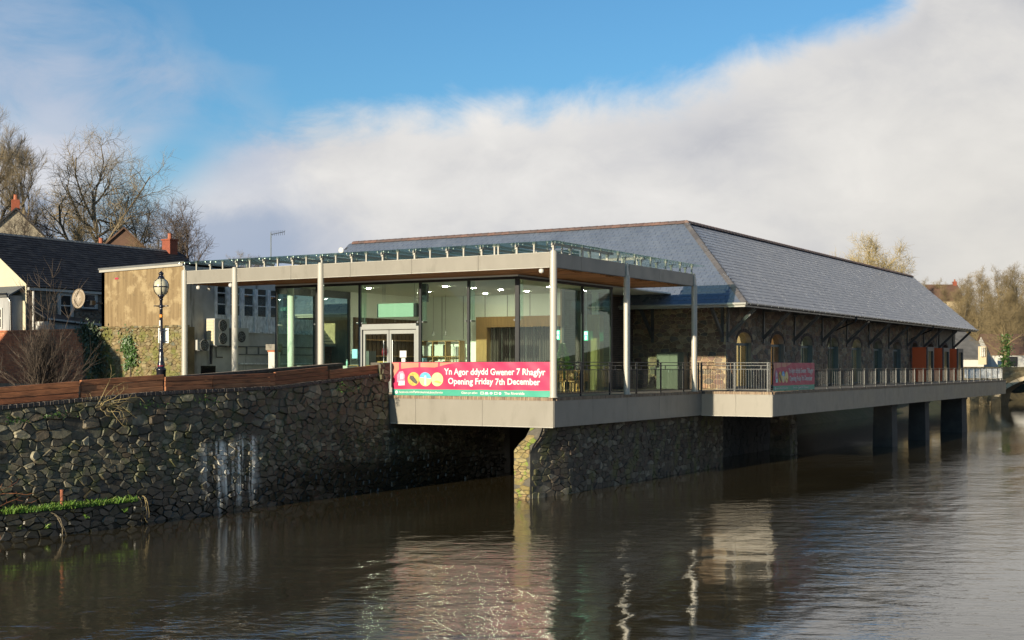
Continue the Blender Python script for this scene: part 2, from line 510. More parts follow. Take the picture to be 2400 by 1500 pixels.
def quay_mat(name="quay_stone", plain=None):
    """River wall stone: varied greys, algae near the water, lime streaks below an old outfall."""
    m_, t = new_mat(name)
    pos = t.n('NewGeometry').outputs['Position']
    s = t.n('SeparateXYZ', None, i0=pos)
    c = t.ramp(rnd_socket(t), [(0, (0.056, 0.048, 0.033)), (0.25, (0.105, 0.092, 0.062)), (0.45, (0.070, 0.070, 0.050)), (0.62, (0.140, 0.122, 0.080)),
                               (0.8, (0.092, 0.066, 0.042)), (0.9, (0.20, 0.18, 0.125)), (1, (0.28, 0.25, 0.17))])
    if plain:
        c = t.n('RGB').outputs[0]
        c.default_value = (*plain, 1)
    f = t.noise(pos, 7.0, 6, 0.65)
    c = t.mix(1.0, c, t.ramp(f, [(0.3, (0.55, 0.55, 0.55)), (0.7, (1.45, 1.45, 1.4))]), 'MULTIPLY')
    big = t.noise(t.scalev(pos, (0.5, 1, 0.8)), 1.0, 4, 0.6)
    c = t.mix(t.rng(big, 0.50, 0.66, 0, 0.7, True), c, (0.022, 0.020, 0.016))            # old damp patches
    c = t.mix(t.rng(t.noise(pos, 2.3, 5), 0.49, 0.66, 0, 0.6, True), c, (0.060, 0.075, 0.020))   # moss
    wet = t.rng(t.m('ADD', s.outputs[2], t.m('MULTIPLY', t.noise(pos, 1.1, 4), 0.9)), -2.35, -1.55, 1, 0, True)
    c = t.mix(t.m('MULTIPLY', wet, 0.85), c, (0.013, 0.013, 0.009))
    # lime
    stv = t.scalev(pos, (4.2, 4.2, 0.22))
    st = t.rng(t.noise(stv, 1.0, 5, 0.6), 0.44, 0.53, 0, 1, True)
    st2 = t.rng(t.noise(t.scalev(pos, (1.6, 1.6, 0.2)), 1.0, 3), 0.45, 0.55, 0, 1, True)
    box_ = t.m('MULTIPLY', t.m('MULTIPLY', t.rng(t.m('ADD', s.outputs[0], t.m('MULTIPLY', t.noise(pos, 1.6, 4), 1.0)), -9.6, -9.2, 0, 1, True), t.rng(t.m('ADD', s.outputs[0], t.m('MULTIPLY', t.noise(pos, 1.9, 4), 1.0)), -6.7, -7.3, 0, 1, True)),
               t.m('MULTIPLY', t.rng(t.m('ADD', t.m('ADD', s.outputs[2], t.m('MULTIPLY', s.outputs[0], -0.05)), t.m('MULTIPLY', t.noise(t.scalev(pos, (5, 5, 1)), 1.0, 3), 0.5)), -0.45, -0.75, 0, 1, True), t.rng(t.m('ADD', s.outputs[2], t.m('MULTIPLY', t.noise(t.scalev(pos, (3.0, 3.0, 0.1)), 1.0, 3), 2.6)), -2.2, -1.2)))
    c = t.mix(t.m('MULTIPLY', t.m('MULTIPLY', box_, st), t.m('ADD', 0.45, t.m('MULTIPLY', st2, 0.55))), c, (0.78, 0.74, 0.64))
    b = t.n('BsdfPrincipled', None, Base_Color=c, Roughness=t.rng(wet, 0, 1, 0.6, 0.3))
    t.put(b, 'Normal', t.n('Bump', None, Strength=0.7, Distance=0.02, Height=t.noise(pos, 14, 5, 0.65)).outputs[0])
    t.n('OutputMaterial', None, Surface=b)
    return m_

def render_mat():
    """Old ochre cement render, streaked from the coping down."""
    m_, t = new_mat('ochre_render')
    pos = t.n('NewGeometry').outputs['Position']
    c = t.n('RGB').outputs[0]
    c.default_value = (0.225, 0.160, 0.078, 1)
    st = t.noise(t.scalev(pos, (7.0, 7.0, 0.30)), 1.0, 6, 0.65)
    c = t.mix(t.rng(st, 0.40, 0.62, 0, 0.70, True), c, (0.135, 0.088, 0.040))
    bl = t.noise(pos, 1.4, 6, 0.65)
    c = t.mix(t.rng(bl, 0.50, 0.64, 0, 0.7, True), c, (0.34, 0.26, 0.14))
    cr = t.noise(t.vm('ADD', pos, (0, 5, 2)), 5.0, 6, 0.7)
    c = t.mix(t.rng(cr, 0.56, 0.66, 0, 0.55, True), c, (0.10, 0.075, 0.04))
    b = t.n('BsdfPrincipled', None, Base_Color=c, Roughness=0.85)
    t.put(b, 'Normal', t.n('Bump', None, Strength=0.5, Distance=0.015, Height=t.noise(pos, 20, 5, 0.65)).outputs[0])
    t.n('OutputMaterial', None, Surface=b)
    return m_

def damp_concrete():
    m_, t = new_mat('damp_concrete')
    pos = t.n('NewGeometry').outputs['Position']
    f = t.noise(pos, 0.9, 6, 0.6)
    c = t.ramp(f, [(0.3, (0.30, 0.29, 0.262)), (0.55, (0.44, 0.428, 0.39)), (0.75, (0.54, 0.525, 0.48))])
    st = t.noise(t.scalev(pos, (3.0, 3.0, 0.25)), 1.0, 6, 0.65)
    c = t.mix(t.rng(st, 0.53, 0.68, 0, 0.75, True), c, (0.09, 0.087, 0.078))
    b = t.n('BsdfPrincipled', None, Base_Color=c, Roughness=0.85)
    t.put(b, 'Normal', t.n('Bump', None, Strength=0.4, Distance=0.01, Height=t.noise(pos, 18, 4)).outputs[0])
    t.n('OutputMaterial', None, Surface=b)
    return m_

M = {}
M['water'] = water_mat()
M['quay'] = quay_mat()
M['quay_mortar'] = quay_mat('quay_mortar', (0.075, 0.067, 0.050))
M['clad'] = mat('beige_cladding', (0.215, 0.200, 0.168), 0.42, 0.4, vary=0.05, nscale=1.1, stretch=(1, 1, 0.4), rvar=0.08, detail=6, blotch=[((0.150, 0.138, 0.112), 2.6, 0.52, 0.70, 0.35)])
M['clad_gap'] = mat('cladding_gap', (0.03, 0.03, 0.028), 0.9)
M['clad_trim'] = mat('cladding_trim', (0.36, 0.345, 0.30), 0.35, vary=0.05)
M['column'] = mat('column_paint', (0.37, 0.355, 0.305), 0.35, vary=0.05, nscale=0.8, stretch=(1, 1, 0.3))
M['dark_metal'] = mat('dark_metal', (0.016, 0.017, 0.018), 0.4, vary=0.2)
M['steel'] = mat('brushed_steel', (0.42, 0.43, 0.42), 0.3, metal=0.9, vary=0.1)
M['door_alu'] = mat('door_aluminium', (0.30, 0.31, 0.29), 0.4, metal=0.3, vary=0.05)
M['white'] = mat('white_paint', (0.50, 0.49, 0.46), 0.5, vary=0.05)
M['soffit'] = mat('soffit_timber', (0.40, 0.185, 0.075), 0.5, vary=0.35, nscale=3, stretch=(3, 0.3, 3))
M['batten'] = mat('soffit_batten', ramp=[(0, (0.40, 0.18, 0.070)), (0.5, (0.50, 0.25, 0.105)), (1, (0.32, 0.14, 0.055))], rough=0.5, vary=0.25, nscale=4, stretch=(4, 0.5, 4))
M['glass'] = glass_mat('wall_glass', (0.865, 0.955, 0.905), 1.0)
M['glass_roof'] = glass_mat('canopy_glass', (0.70, 0.80, 0.76), 0.9, 1.5)
M['pane'] = glass_mat('window_pane', (0.80, 0.84, 0.82), 1.2, 1.5, 0.05)
M['membrane'] = mat('roof_membrane', (0.50, 0.52, 0.48), 0.7, vary=0.15)
M['slate'] = mat('slate', ramp=[(0, (0.107, 0.129, 0.172)), (0.3, (0.118, 0.141, 0.185)), (0.6, (0.112, 0.135, 0.177)), (0.9, (0.125, 0.148, 0.189)), (1, (0.100, 0.122, 0.168))],
                 rough=0.30, spec=0.75, vary=0.12, nscale=0.5, bump=0.06, bscale=9, bdist=0.01, rvar=0.06)
M['slate_under'] = mat('slate_underlay', (0.030, 0.033, 0.038), 0.8)
M['hip'] = mat('hip_tile', ramp=[(0, (0.085, 0.080, 0.082)), (1, (0.115, 0.108, 0.108))], rough=0.55, vary=0.2, nscale=5)
M['ridge'] = mat('ridge_tile', ramp=[(0, (0.115, 0.066, 0.054)), (0.5, (0.092, 0.066, 0.060)), (1, (0.145, 0.082, 0.064))], rough=0.7, vary=0.25, nscale=5)
M['barn_stone'] = mat('barn_stone', ramp=[(0, (0.127, 0.087, 0.057)), (0.2, (0.186, 0.129, 0.078)), (0.36, (0.141, 0.087, 0.068)), (0.5, (0.208, 0.167, 0.108)), (0.66, (0.105, 0.093, 0.076)), (0.82, (0.245, 0.153, 0.092)), (1, (0.283, 0.233, 0.149))],
                      rough=0.85, vary=0.35, nscale=6, bump=0.5, bscale=22)
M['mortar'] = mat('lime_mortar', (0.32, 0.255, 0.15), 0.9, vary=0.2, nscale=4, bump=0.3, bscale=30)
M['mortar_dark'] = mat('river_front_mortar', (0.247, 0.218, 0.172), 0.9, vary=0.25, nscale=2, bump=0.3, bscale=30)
M['wallstone'] = mat('garden_wall_stone', ramp=[(0, (0.12, 0.085, 0.035)), (0.3, (0.20, 0.15, 0.07)), (0.55, (0.15, 0.12, 0.06)), (0.8, (0.25, 0.20, 0.11)), (1, (0.10, 0.10, 0.07))],
                     rough=0.9, vary=0.4, nscale=5, bump=0.6, bscale=20, blotch=[((0.11, 0.125, 0.02), 1.6, 0.47, 0.6, 0.7)])
M['wallmortar'] = mat('garden_wall_mortar', (0.15, 0.11, 0.055), 0.9, vary=0.4, nscale=3, bump=0.5, bscale=20)
M['housestone'] = mat('house_stone', ramp=[(0, (0.120, 0.094, 0.066)), (0.3, (0.180, 0.144, 0.102)), (0.6, (0.102, 0.084, 0.066)), (0.8, (0.228, 0.180, 0.132)), (1, (0.144, 0.102, 0.072))], rough=0.9, vary=0.35, nscale=6, bump=0.5, bscale=22)
M['housemortar'] = mat('house_mortar', (0.13, 0.105, 0.08), 0.9, vary=0.3)
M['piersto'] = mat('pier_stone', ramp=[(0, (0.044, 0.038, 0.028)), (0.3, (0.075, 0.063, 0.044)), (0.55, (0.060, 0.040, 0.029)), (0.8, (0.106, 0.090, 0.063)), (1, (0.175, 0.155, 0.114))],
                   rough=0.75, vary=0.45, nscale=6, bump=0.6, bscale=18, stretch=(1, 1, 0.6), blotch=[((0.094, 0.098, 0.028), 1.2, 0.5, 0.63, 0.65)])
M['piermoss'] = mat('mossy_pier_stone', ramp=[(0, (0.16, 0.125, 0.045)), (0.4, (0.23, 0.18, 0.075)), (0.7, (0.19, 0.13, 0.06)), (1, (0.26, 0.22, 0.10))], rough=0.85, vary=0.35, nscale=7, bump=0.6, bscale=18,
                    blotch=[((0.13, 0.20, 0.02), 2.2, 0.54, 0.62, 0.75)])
M['piermortar'] = mat('pier_mortar', (0.085, 0.076, 0.058), 0.9, vary=0.4, nscale=4)
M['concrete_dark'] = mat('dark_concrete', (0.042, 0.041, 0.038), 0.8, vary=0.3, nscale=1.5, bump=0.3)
M['brick_edge'] = mat('edging_brick', ramp=[(0, (0.20, 0.135, 0.085)), (0.5, (0.27, 0.20, 0.13)), (1, (0.16, 0.11, 0.075))], rough=0.8, vary=0.2, nscale=8)
M['coping'] = mat('coping_brick', ramp=[(0, (0.055, 0.046, 0.040)), (0.5, (0.085, 0.070, 0.060)), (1, (0.045, 0.038, 0.036))], rough=0.7, vary=0.3, nscale=8)
M['sleeper'] = mat('sleeper_timber', ramp=[(0, (0.246, 0.087, 0.035)), (0.3, (0.334, 0.131, 0.052)), (0.55, (0.189, 0.070, 0.029)), (0.8, (0.377, 0.167, 0.072)), (1, (0.145, 0.055, 0.026))],
                   rough=0.75, vary=0.45, nscale=2.2, stretch=(0.7, 4, 7), bump=0.5, bscale=6, blotch=[((0.065, 0.029, 0.014), 1.5, 0.52, 0.66, 0.7)])
M['brick'] = mat('red_brick', ramp=[(0, (0.325, 0.101, 0.043)), (0.3, (0.423, 0.139, 0.059)), (0.6, (0.276, 0.085, 0.043)), (0.85, (0.488, 0.195, 0.086)), (1, (0.211, 0.081, 0.047))], rough=0.85, vary=0.3, nscale=7)
M['brickmortar'] = mat('brick_mortar', (0.204, 0.138, 0.090), 0.9, vary=0.25)
M['dark_brick'] = mat('dark_brick', ramp=[(0, (0.050, 0.036, 0.028)), (0.5, (0.075, 0.052, 0.040)), (1, (0.040, 0.032, 0.028))], rough=0.8, vary=0.3, nscale=6)
M['chimney'] = mat('chimney_brick', ramp=[(0, (0.27, 0.070, 0.032)), (1, (0.21, 0.056, 0.030))], rough=0.85, vary=0.2, nscale=8, bump=0.4, bscale=20)
M['pot'] = mat('terracotta', (0.30, 0.10, 0.05), 0.8, vary=0.2)
M['ochre'] = render_mat()
M['concrete'] = damp_concrete()
M['gable'] = mat('cream_gable_paint', (0.46, 0.42, 0.30), 0.7, vary=0.06, nscale=1.5, bump=0.15)
M['pale_render'] = mat('pale_render', (0.30, 0.30, 0.29), 0.85, vary=0.25, nscale=1.4, stretch=(2, 2, 0.4))
M['tan_render'] = mat('tan_render', (0.30, 0.26, 0.19), 0.85, vary=0.12, nscale=0.8)
M['oldslate'] = mat('old_slate', ramp=[(0, (0.016, 0.017, 0.021)), (0.5, (0.024, 0.025, 0.030)), (1, (0.034, 0.034, 0.036))], rough=0.75, spec=0.25, vary=0.35, nscale=2, bump=0.3, bscale=12)
M['window_dark'] = mat('dark_window', (0.012, 0.013, 0.015), 0.08, 0.6)
M['roofboard'] = mat('grey_roofing', (0.11, 0.115, 0.115), 0.7, vary=0.2)
M['lamp_black'] = mat('lamp_black_paint', (0.010, 0.010, 0.016), 0.25, 0.6)
M['opal'] = mat('opal_glass', (0.46, 0.43, 0.31), 0.2, 0.6, vary=0.06)
M['orange_band'] = mat('orange_band', (0.75, 0.25, 0.02), 0.5)
M['red_band'] = mat('red_band', (0.35, 0.02, 0.05), 0.5)
M['paper'] = mat('paper', (0.55, 0.55, 0.52), 0.7)
M['sign_grey'] = mat('sign_back', (0.42, 0.43, 0.40), 0.4, metal=0.4, vary=0.1)
M['dish'] = mat('dish_paint', (0.215, 0.165, 0.105), 0.5, vary=0.1)
M['ac'] = mat('unit_casing', (0.36, 0.36, 0.33), 0.5, vary=0.06)
M['grille'] = mat('unit_grille', (0.50, 0.44, 0.28), 0.5)
M['peel'] = mat('peeling_paint', (0.62, 0.63, 0.62), 0.8, vary=0.5, nscale=5, stretch=(2, 2, 0.7), detail=8)
M['bark'] = mat('bark', (0.16, 0.125, 0.075), 0.9, vary=0.35, nscale=1.5)
M['twig'] = mat('twig', (0.215, 0.172, 0.105), 0.85, vary=0.25, nscale=0.6)
M['twig_dark'] = mat('dark_twig', (0.075, 0.055, 0.040), 0.85, vary=0.3)
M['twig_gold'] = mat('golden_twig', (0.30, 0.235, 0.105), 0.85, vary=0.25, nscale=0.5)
M['twig_hill'] = mat('hillside_twig', (0.165, 0.125, 0.062), 0.9, vary=0.4, nscale=0.25)
M['leaf'] = mat('ivy_leaf', ramp=[(0, (0.022, 0.050, 0.010)), (0.5, (0.036, 0.085, 0.015)), (1, (0.06, 0.11, 0.02))], rough=0.45)
M['leaf_dark'] = mat('dark_leaf', ramp=[(0, (0.012, 0.026, 0.010)), (1, (0.03, 0.05, 0.015))], rough=0.5)
M['grass'] = mat('bank_grass', ramp=[(0, (0.06, 0.15, 0.012)), (0.5, (0.11, 0.22, 0.02)), (1, (0.16, 0.20, 0.04))], rough=0.6)
M['soil'] = mat('soil', (0.035, 0.028, 0.018), 0.9, vary=0.4)
M['hill'] = mat('hillside_ground', (0.075, 0.060, 0.028), 0.95, vary=0.5, nscale=0.15, detail=8, bump=0.6, bscale=1.2, bdist=0.4, blotch=[((0.05, 0.065, 0.018), 0.08, 0.45, 0.6, 0.7)])
M['paving'] = mat('paving', (0.13, 0.12, 0.105), 0.85, vary=0.25, nscale=1.2)
M['floor_in'] = mat('cafe_floor', (0.22, 0.17, 0.12), 0.4, vary=0.15)
M['wall_in'] = mat('cafe_wall', (0.76, 0.77, 0.70), 0.7, vary=0.03)
M['ceil_in'] = mat('cafe_ceiling', (0.74, 0.74, 0.66), 0.8, vary=0.03)
M['oak'] = mat('oak', (0.30, 0.165, 0.060), 0.5, vary=0.2, nscale=3, stretch=(3, 3, 0.4))
M['walnut'] = mat('walnut_panel', (0.10, 0.055, 0.026), 0.5, vary=0.3, nscale=3, stretch=(5, 5, 0.3))
M['chair'] = mat('chair_wood', (0.62, 0.30, 0.085), 0.45, vary=0.15, nscale=4)
M['curtain'] = mat('dark_curtain', (0.035, 0.022, 0.018), 0.8, vary=0.3, nscale=3, stretch=(6, 6, 0.2))
M['card'] = mat('cardboard', (0.52, 0.30, 0.10), 0.7, vary=0.1)
M['blue_paper'] = mat('blue_paper', (0.36, 0.60, 0.78), 0.7)
M['downlight'] = mat('downlight', (0.9, 0.85, 0.7), 0.5, emis=((1.0, 0.90, 0.70), 210.0))
M['exit_green'] = mat('exit_sign', (0.05, 0.5, 0.25), 0.5, emis=((0.1, 0.9, 0.45), 0.9))
M['exit_white'] = mat('exit_sign_mark', (0.8, 0.9, 0.85), 0.5, emis=((0.8, 1.0, 0.9), 1.2))
M['frosted'] = mat('frosted_screen', (0.30, 0.42, 0.36), 0.25, 0.6)
M['pod'] = mat('orange_panel', (0.72, 0.115, 0.030), 0.45, vary=0.08, nscale=0.7)
M['pod_frame'] = mat('pod_frame', (0.075, 0.07, 0.068), 0.5, vary=0.1)
M['green_frame'] = mat('green_grey_frame', (0.085, 0.115, 0.115), 0.5, vary=0.12)
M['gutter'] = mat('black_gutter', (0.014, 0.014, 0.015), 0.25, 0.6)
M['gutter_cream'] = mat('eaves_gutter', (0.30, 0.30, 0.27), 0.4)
M['brace'] = mat('bracket_paint', (0.060, 0.062, 0.062), 0.45, vary=0.15)
M['banner_red'] = mat('banner_red', (0.42, 0.016, 0.075), 0.45, vary=0.06, nscale=0.8)
M['banner_peach'] = mat('banner_peach', (0.50, 0.19, 0.125), 0.45)
M['banner_green'] = mat('banner_green', (0.035, 0.28, 0.19), 0.45)
M['banner_white'] = mat('banner_white', (0.60, 0.59, 0.56), 0.5)
M['p_gold'] = mat('print_gold', (0.55, 0.36, 0.06), 0.5, vary=0.4, nscale=9)
M['p_sand'] = mat('print_sand', (0.72, 0.56, 0.24), 0.5, vary=0.2, nscale=9)
M['p_blue'] = mat('print_blue', (0.10, 0.36, 0.62), 0.5, vary=0.2, nscale=6)
M['p_dark'] = mat('print_dark', (0.07, 0.06, 0.05), 0.5, vary=0.4, nscale=12)
M['p_lilac'] = mat('print_lilac', (0.42, 0.22, 0.32), 0.5, vary=0.3, nscale=10)
M['p_mint'] = mat('print_mint', (0.36, 0.66, 0.60), 0.5)
M['bridge_stone'] = mat('bridge_stone', ramp=[(0, (0.12, 0.095, 0.05)), (0.4, (0.19, 0.155, 0.085)), (0.7, (0.15, 0.12, 0.07)), (1, (0.25, 0.20, 0.12))], rough=0.9, vary=0.35, nscale=2)
M['far_slate'] = mat('far_slate', ramp=[(0, (0.11, 0.105, 0.095)), (0.5, (0.15, 0.14, 0.125)), (1, (0.09, 0.088, 0.085))], rough=0.8, vary=0.3, nscale=1)
M['far_brown'] = mat('far_brown_tile', (0.125, 0.070, 0.045), 0.85, vary=0.3, nscale=0.8)
M['far_white'] = mat('far_white_wall', (0.50, 0.485, 0.44), 0.7, vary=0.05)
M['far_cream'] = mat('far_cream_wall', (0.42, 0.34, 0.22), 0.7, vary=0.08)
M['far_blue'] = mat('far_blue_grey_wall', (0.24, 0.26, 0.28), 0.7, vary=0.08)
M['rail_metal'] = mat('rail_metal', (0.075, 0.078, 0.076), 0.35, metal=0.4, vary=0.1)
M['cabinet'] = mat('cabinet_paint', (0.125, 0.122, 0.090), 0.5, vary=0.08)
# ================================================================= THE SETTING
def lerp_tab(tab, x):
    if x <= tab[0][0]: return tab[0][1]
    for (a, b), (c, d) in zip(tab, tab[1:]):
        if x <= c: return b + (d - b) * (x - a) / (c - a)
    return tab[-1][1]

def sstep(a, b, x):
    t = max(0.0, min(1.0, (x - a) / (b - a)))
    return t * t * (3 - 2 * t)

tag(MB().quad((-3000, -3000, -7), (3000, -3000, -7), (3000, 3000, -7), (-3000, 3000, -7)).build('ground', M['hill']), kind='structure')
tag(MB().quad((-140, -120, WATER), (260, -120, WATER), (260, 12, WATER), (-140, 12, WATER)).build('river_water', M['water']), kind='structure')
b = MB()
b.box(-90, -14, 9.9, 60, -6, -0.35).box(-13.999, 0.3, 7.75, 60, -6, -0.35).box(0.3, 34, 7.6, 60, -6, -0.3).box(34, 140, 11.5, 60, -6, -0.3)
tag(b.build('river_bank', M['soil']), kind='structure')

tag(MB().quad((-60, 10.0, -0.34), (-14, 10.0, -0.34), (-14, 18.3, -0.34), (-60, 18.3, -0.34)).quad((-13.99, 7.9, -0.338), (-0.02, 7.9, -0.338), (-0.02, 18.3, -0.338), (-13.99, 18.3, -0.338)).build('footpath', M['paving']), kind='structure')

def hill_z(x, y):
    a = 9.3 * sstep(39, 60, y)
    c = 10.5 * sstep(138, 205, x) * sstep(-120, -60, y)
    z = max(a, c) - 0.4
    if y < 14 and x < 150: z = -7.2
    return z + 0.5 * mnoise.noise(Vector((x * 0.05, y * 0.05, 0)))
b = MB()
NX, NY, ST = 72, 62, 8.0
for j in range(NY + 1):
    for i in range(NX + 1):
        x, y = -150 + i * ST, -130 + j * ST
        b.v.append((x, y, hill_z(x, y)))
        b.r.append(0)
for j in range(NY):
    for i in range(NX):
        q = j * (NX + 1) + i
        b.f.append([q, q + 1, q + NX + 2, q + NX + 1])
        b.mi.append(0)
tag(b.build('hillside', M['hill'], smooth=True), kind='structure')

# ================================================================= QUAY WALL
VQ = [(-27, 9.7), (-21, 8.6), (-17, 7.92), (-12.6, 7.26), (-8, 6.92), (-0.8, 6.95), (9, 7.15)]
ZC = [(-27, -0.55), (-17.4, -0.13), (-12, 0.22), (-6.3, 0.34), (-3.6, 0.53), (-0.9, 0.72)]
def vq(u): return lerp_tab(VQ, u)
def zc(u): return lerp_tab(ZC, u)
def quay_map(s, t, d): return (s, vq(s) - d + 0.035 * (t + 3.6), t)

quay = thing('quay_wall', (-12, 7.2, WATER), 'dark mossy rubble stone river wall along the left bank below the timber boards', 'wall')
b = MB()
us = [-27 + 0.75 * i for i in range(37)]
us = [u for u in us if u < -0.1] + [-0.06]
for u0, u1 in zip(us, us[1:]):
    for (za, zb) in ((-4.2, None),):
        pts = [(u0, vq(u0) + 0.035 * (za + 3.6), za), (u1, vq(u1) + 0.035 * (za + 3.6), za), (u1, vq(u1) + 0.035 * (zc(u1) + 3.6), zc(u1)), (u0, vq(u0) + 0.035 * (zc(u0) + 3.6), zc(u0))]
        b.poly(pts)
        b.quad(pts[3], pts[2], (u1, vq(u1) + 0.6, zc(u1)), (u0, vq(u0) + 0.6, zc(u0)))
        b.quad((u1, vq(u1) + 0.6, zc(u1)), (u0, vq(u0) + 0.6, zc(u0)), (u0, vq(u0) + 0.6, -4.2), (u1, vq(u1) + 0.6, -4.2))
u1 = -0.06
b.quad((u1, vq(u1), -4.2), (u1, vq(u1) + 0.6, -4.2), (u1, vq(u1) + 0.6, zc(u1)), (u1, vq(u1) + 0.15, zc(u1)))
b.quad((-0.06, vq(-0.06), -4.2), (9, 7.15, -4.2), (9, 7.25, -1.06), (-0.06, vq(-0.06) + 0.1, -1.06))
b.build('mortar_core', M['quay_mortar'], quay)
rg = random.Random(5)
pieces = []
for poly in cells(-26, 8.5, -3.75, 0.75, 0.30, 0.20, 11, 0.46):
    cs = sum(p[0] for p in poly) / len(poly)
    ct = sum(p[1] for p in poly) / len(poly)
    if cs > -0.1 and ct > -1.25: continue
    if cs < -0.1:
        h = zc(cs) - 0.02
        sl = (zc(cs + 0.3) - zc(cs - 0.3)) / 0.6
        poly = clip(poly, -sl, 1, h - sl * cs)
        poly = clip(poly, 1, 0, -0.08)
        if len(poly) < 3: continue
    p = stone_piece(poly, 0.007, 0.055, quay_map, rg, 1.0)
    if p: pieces.append(p)
emit('stone', 'small_stones', quay, pieces, M['quay'])
# brick on edge coping, too fine to pick apart
b = MB()
u = -26.0
while u < -0.16:
    b.cr = rg.random() * 0.99 + 0.005
    z, v = zc(u), vq(u) + 0.035 * (zc(u) + 3.6)
    d = rg.uniform(-0.012, 0.012)
    b.box(u, u + 0.072, v - 0.07 + d, v + 0.25, z + 0.004, z + 0.105 + rg.uniform(-0.006, 0.006))
    u += 0.083
tag(b.build('coping_bricks', M['coping'], quay), kind='stuff')

# grassy ledge at the foot of the wall
ledge = thing('grassy_ledge', (-18, 6.9, WATER), 'low stone ledge topped with bright grass at the foot of the river wall', 'ledge')
def vl(u): return vq(u) - 0.72 + 0.10 * sin(u * 1.3)
b = MB()
us = [-27 + 0.6 * i for i in range(25)]
us[-1] = -12.75
LZ = -2.86
for u0, u1 in zip(us, us[1:]):
    b.quad((u0, vl(u0), -4), (u1, vl(u1), -4), (u1, vl(u1) + 0.05, LZ), (u0, vl(u0) + 0.05, LZ))
    b.quad((u0, vl(u0) + 0.05, LZ), (u1, vl(u1) + 0.05, LZ), (u1, vq(u1), LZ + 0.05), (u0, vq(u0), LZ + 0.05))
b.quad((-12.75, vl(-12.75), -4), (-12.75, vq(-12.75), -4), (-12.75, vq(-12.75), LZ), (-12.75, vl(-12.75), LZ))
b.build('earth_core', M['soil'], ledge)
pieces = []
for poly in cells(-24, -12.75, -3.7, LZ, 0.34, 0.20, 21, 0.44):
    p = stone_piece(poly, 0.009, 0.05, lambda s, t, d: (s, vl(s) - d + 0.03, t), rg, 0.8)
    if p: pieces.append(p)
emit('stone', 'small_stones', ledge, pieces, M['quay'], 80)
def blades(mb, base, h, n, spread, rg):
    for _ in range(n):
        a = rg.uniform(0, 2 * pi)
        x, y = base[0] + rg.gauss(0, spread), base[1] + rg.gauss(0, spread)
        l = h * rg.uniform(0.5, 1.3)
        dx, dy = cos(a) * 0.012, sin(a) * 0.012
        tx, ty = rg.gauss(0, 0.45) * l, rg.gauss(-0.15, 0.45) * l
        mb.cr = rg.random() * 0.99 + 0.005
        mb.add([(x - dx, y - dy, base[2]), (x + dx, y + dy, base[2]), (x + tx * 0.5 + dx * 0.7, y + ty * 0.5 + dy * 0.7, base[2] + l * 0.6), (x + tx, y + ty, base[2] + l * 0.9)], [(0, 1, 2), (0, 2, 3)])
b = MB()
for _ in range(1500):
    u = rg.uniform(-25, -12.72)
    k = rg.random()
    y = vl(u) + 0.02 + (vq(u) - vl(u) - 0.1) * k
    dens = mnoise.noise(Vector((u * 1.3, k * 2, 0)))
    if dens < -0.25 and rg.random() < 0.6: continue
    blades(b, (u, y, LZ + 0.02), max(0.05, 0.12 + 0.16 * mnoise.noise(Vector((u * 3.1, k * 4, 7)))), 6, 0.05, rg)
for u, z in ((-14.6, -3.15), (-13.3, -3.1), (-15.9, -3.3), (-16.6, -3.25)):
    for _ in range(5): blades(b, (u + rg.gauss(0, 0.05), vl(u) - 0.03, z), 0.12, 5, 0.03, rg)
tag(b.build('grass', M['grass'], ledge), kind='stuff')
post = thing('mooring_post', (-15.15, 7.2, LZ), 'short rusty orange post standing in the grass of the ledge', 'post')
MB().tube([(-15.15, 7.2, LZ - 0.1), (-15.15, 7.2, LZ + 0.5)], 0.042, 8).build('shaft', M['pot'], post)
MB().tube([(-15.15, 7.2, LZ + 0.5), (-15.15, 7.2, LZ + 0.53)], 0.05, 8).build('cap', M['pot'], post)

# ================================================================= TIMBER BOARDS
tp = thing('timber_parapet', (-12, 7.4, 0.1), 'red brown timber planks stacked as a parapet along the top of the river wall', 'parapet')
segs = [(-25.6, -21.6, 3, 0.16, 0.0), (-21.5, -17.9, 3, 0.165, 0.03), (-17.8, -14.18, 3, 0.165, 0.0), (-14.08, -11.25, 3, 0.17, 0.03), (-11.2, -9.35, 3, 0.145, -0.02), (-9.3, -6.5, 3, 0.145, 0.0),
        (-6.45, -3.65, 3, 0.155, 0.03), (-3.58, -0.75, 2, 0.165, 0.0)]
for (ua, ub, n, ph, off) in segs:
    for k in range(n):
        za, zb = zc(ua) + 0.112 + k * ph, zc(ub) + 0.112 + k * ph
        e0, e1 = rg.uniform(-0.03, 0.03), rg.uniform(-0.03, 0.03)
        va, vb = vq(ua) + 0.14 + off + rg.uniform(-0.012, 0.012), vq(ub) + 0.14 + off + rg.uniform(-0.012, 0.012)
        h = ph - 0.008
        b = MB()
        b.cr = rg.random() * 0.99 + 0.005
        ua_, ub_ = ua + (e0 if k else 0), ub + (e1 if k else 0)
        c = 0.012
        sec = [(0, c), (0, h - c), (c, h), (0.09 - c, h), (0.09, h - c), (0.09, c), (0.09 - c, 0), (c, 0)]
        vs = [(ua_, va + y, za + z) for y, z in sec] + [(ub_, vb + y, zb + z) for y, z in sec]
        b.add(vs, [tuple(range(8)), tuple(reversed(range(8, 16)))] + [(i, i + 8, (i + 1) % 8 + 8, (i + 1) % 8) for i in range(8)])
        b.build('plank', M['sleeper'], tp)
    MB().box(ub - 0.12, ub - 0.02, vq(ub) + 0.245 + off, vq(ub) + 0.33 + off, zc(ub) + 0.10, zc(ub) + 0.112 + n * ph - 0.06).build('stake', M['sleeper'], tp)
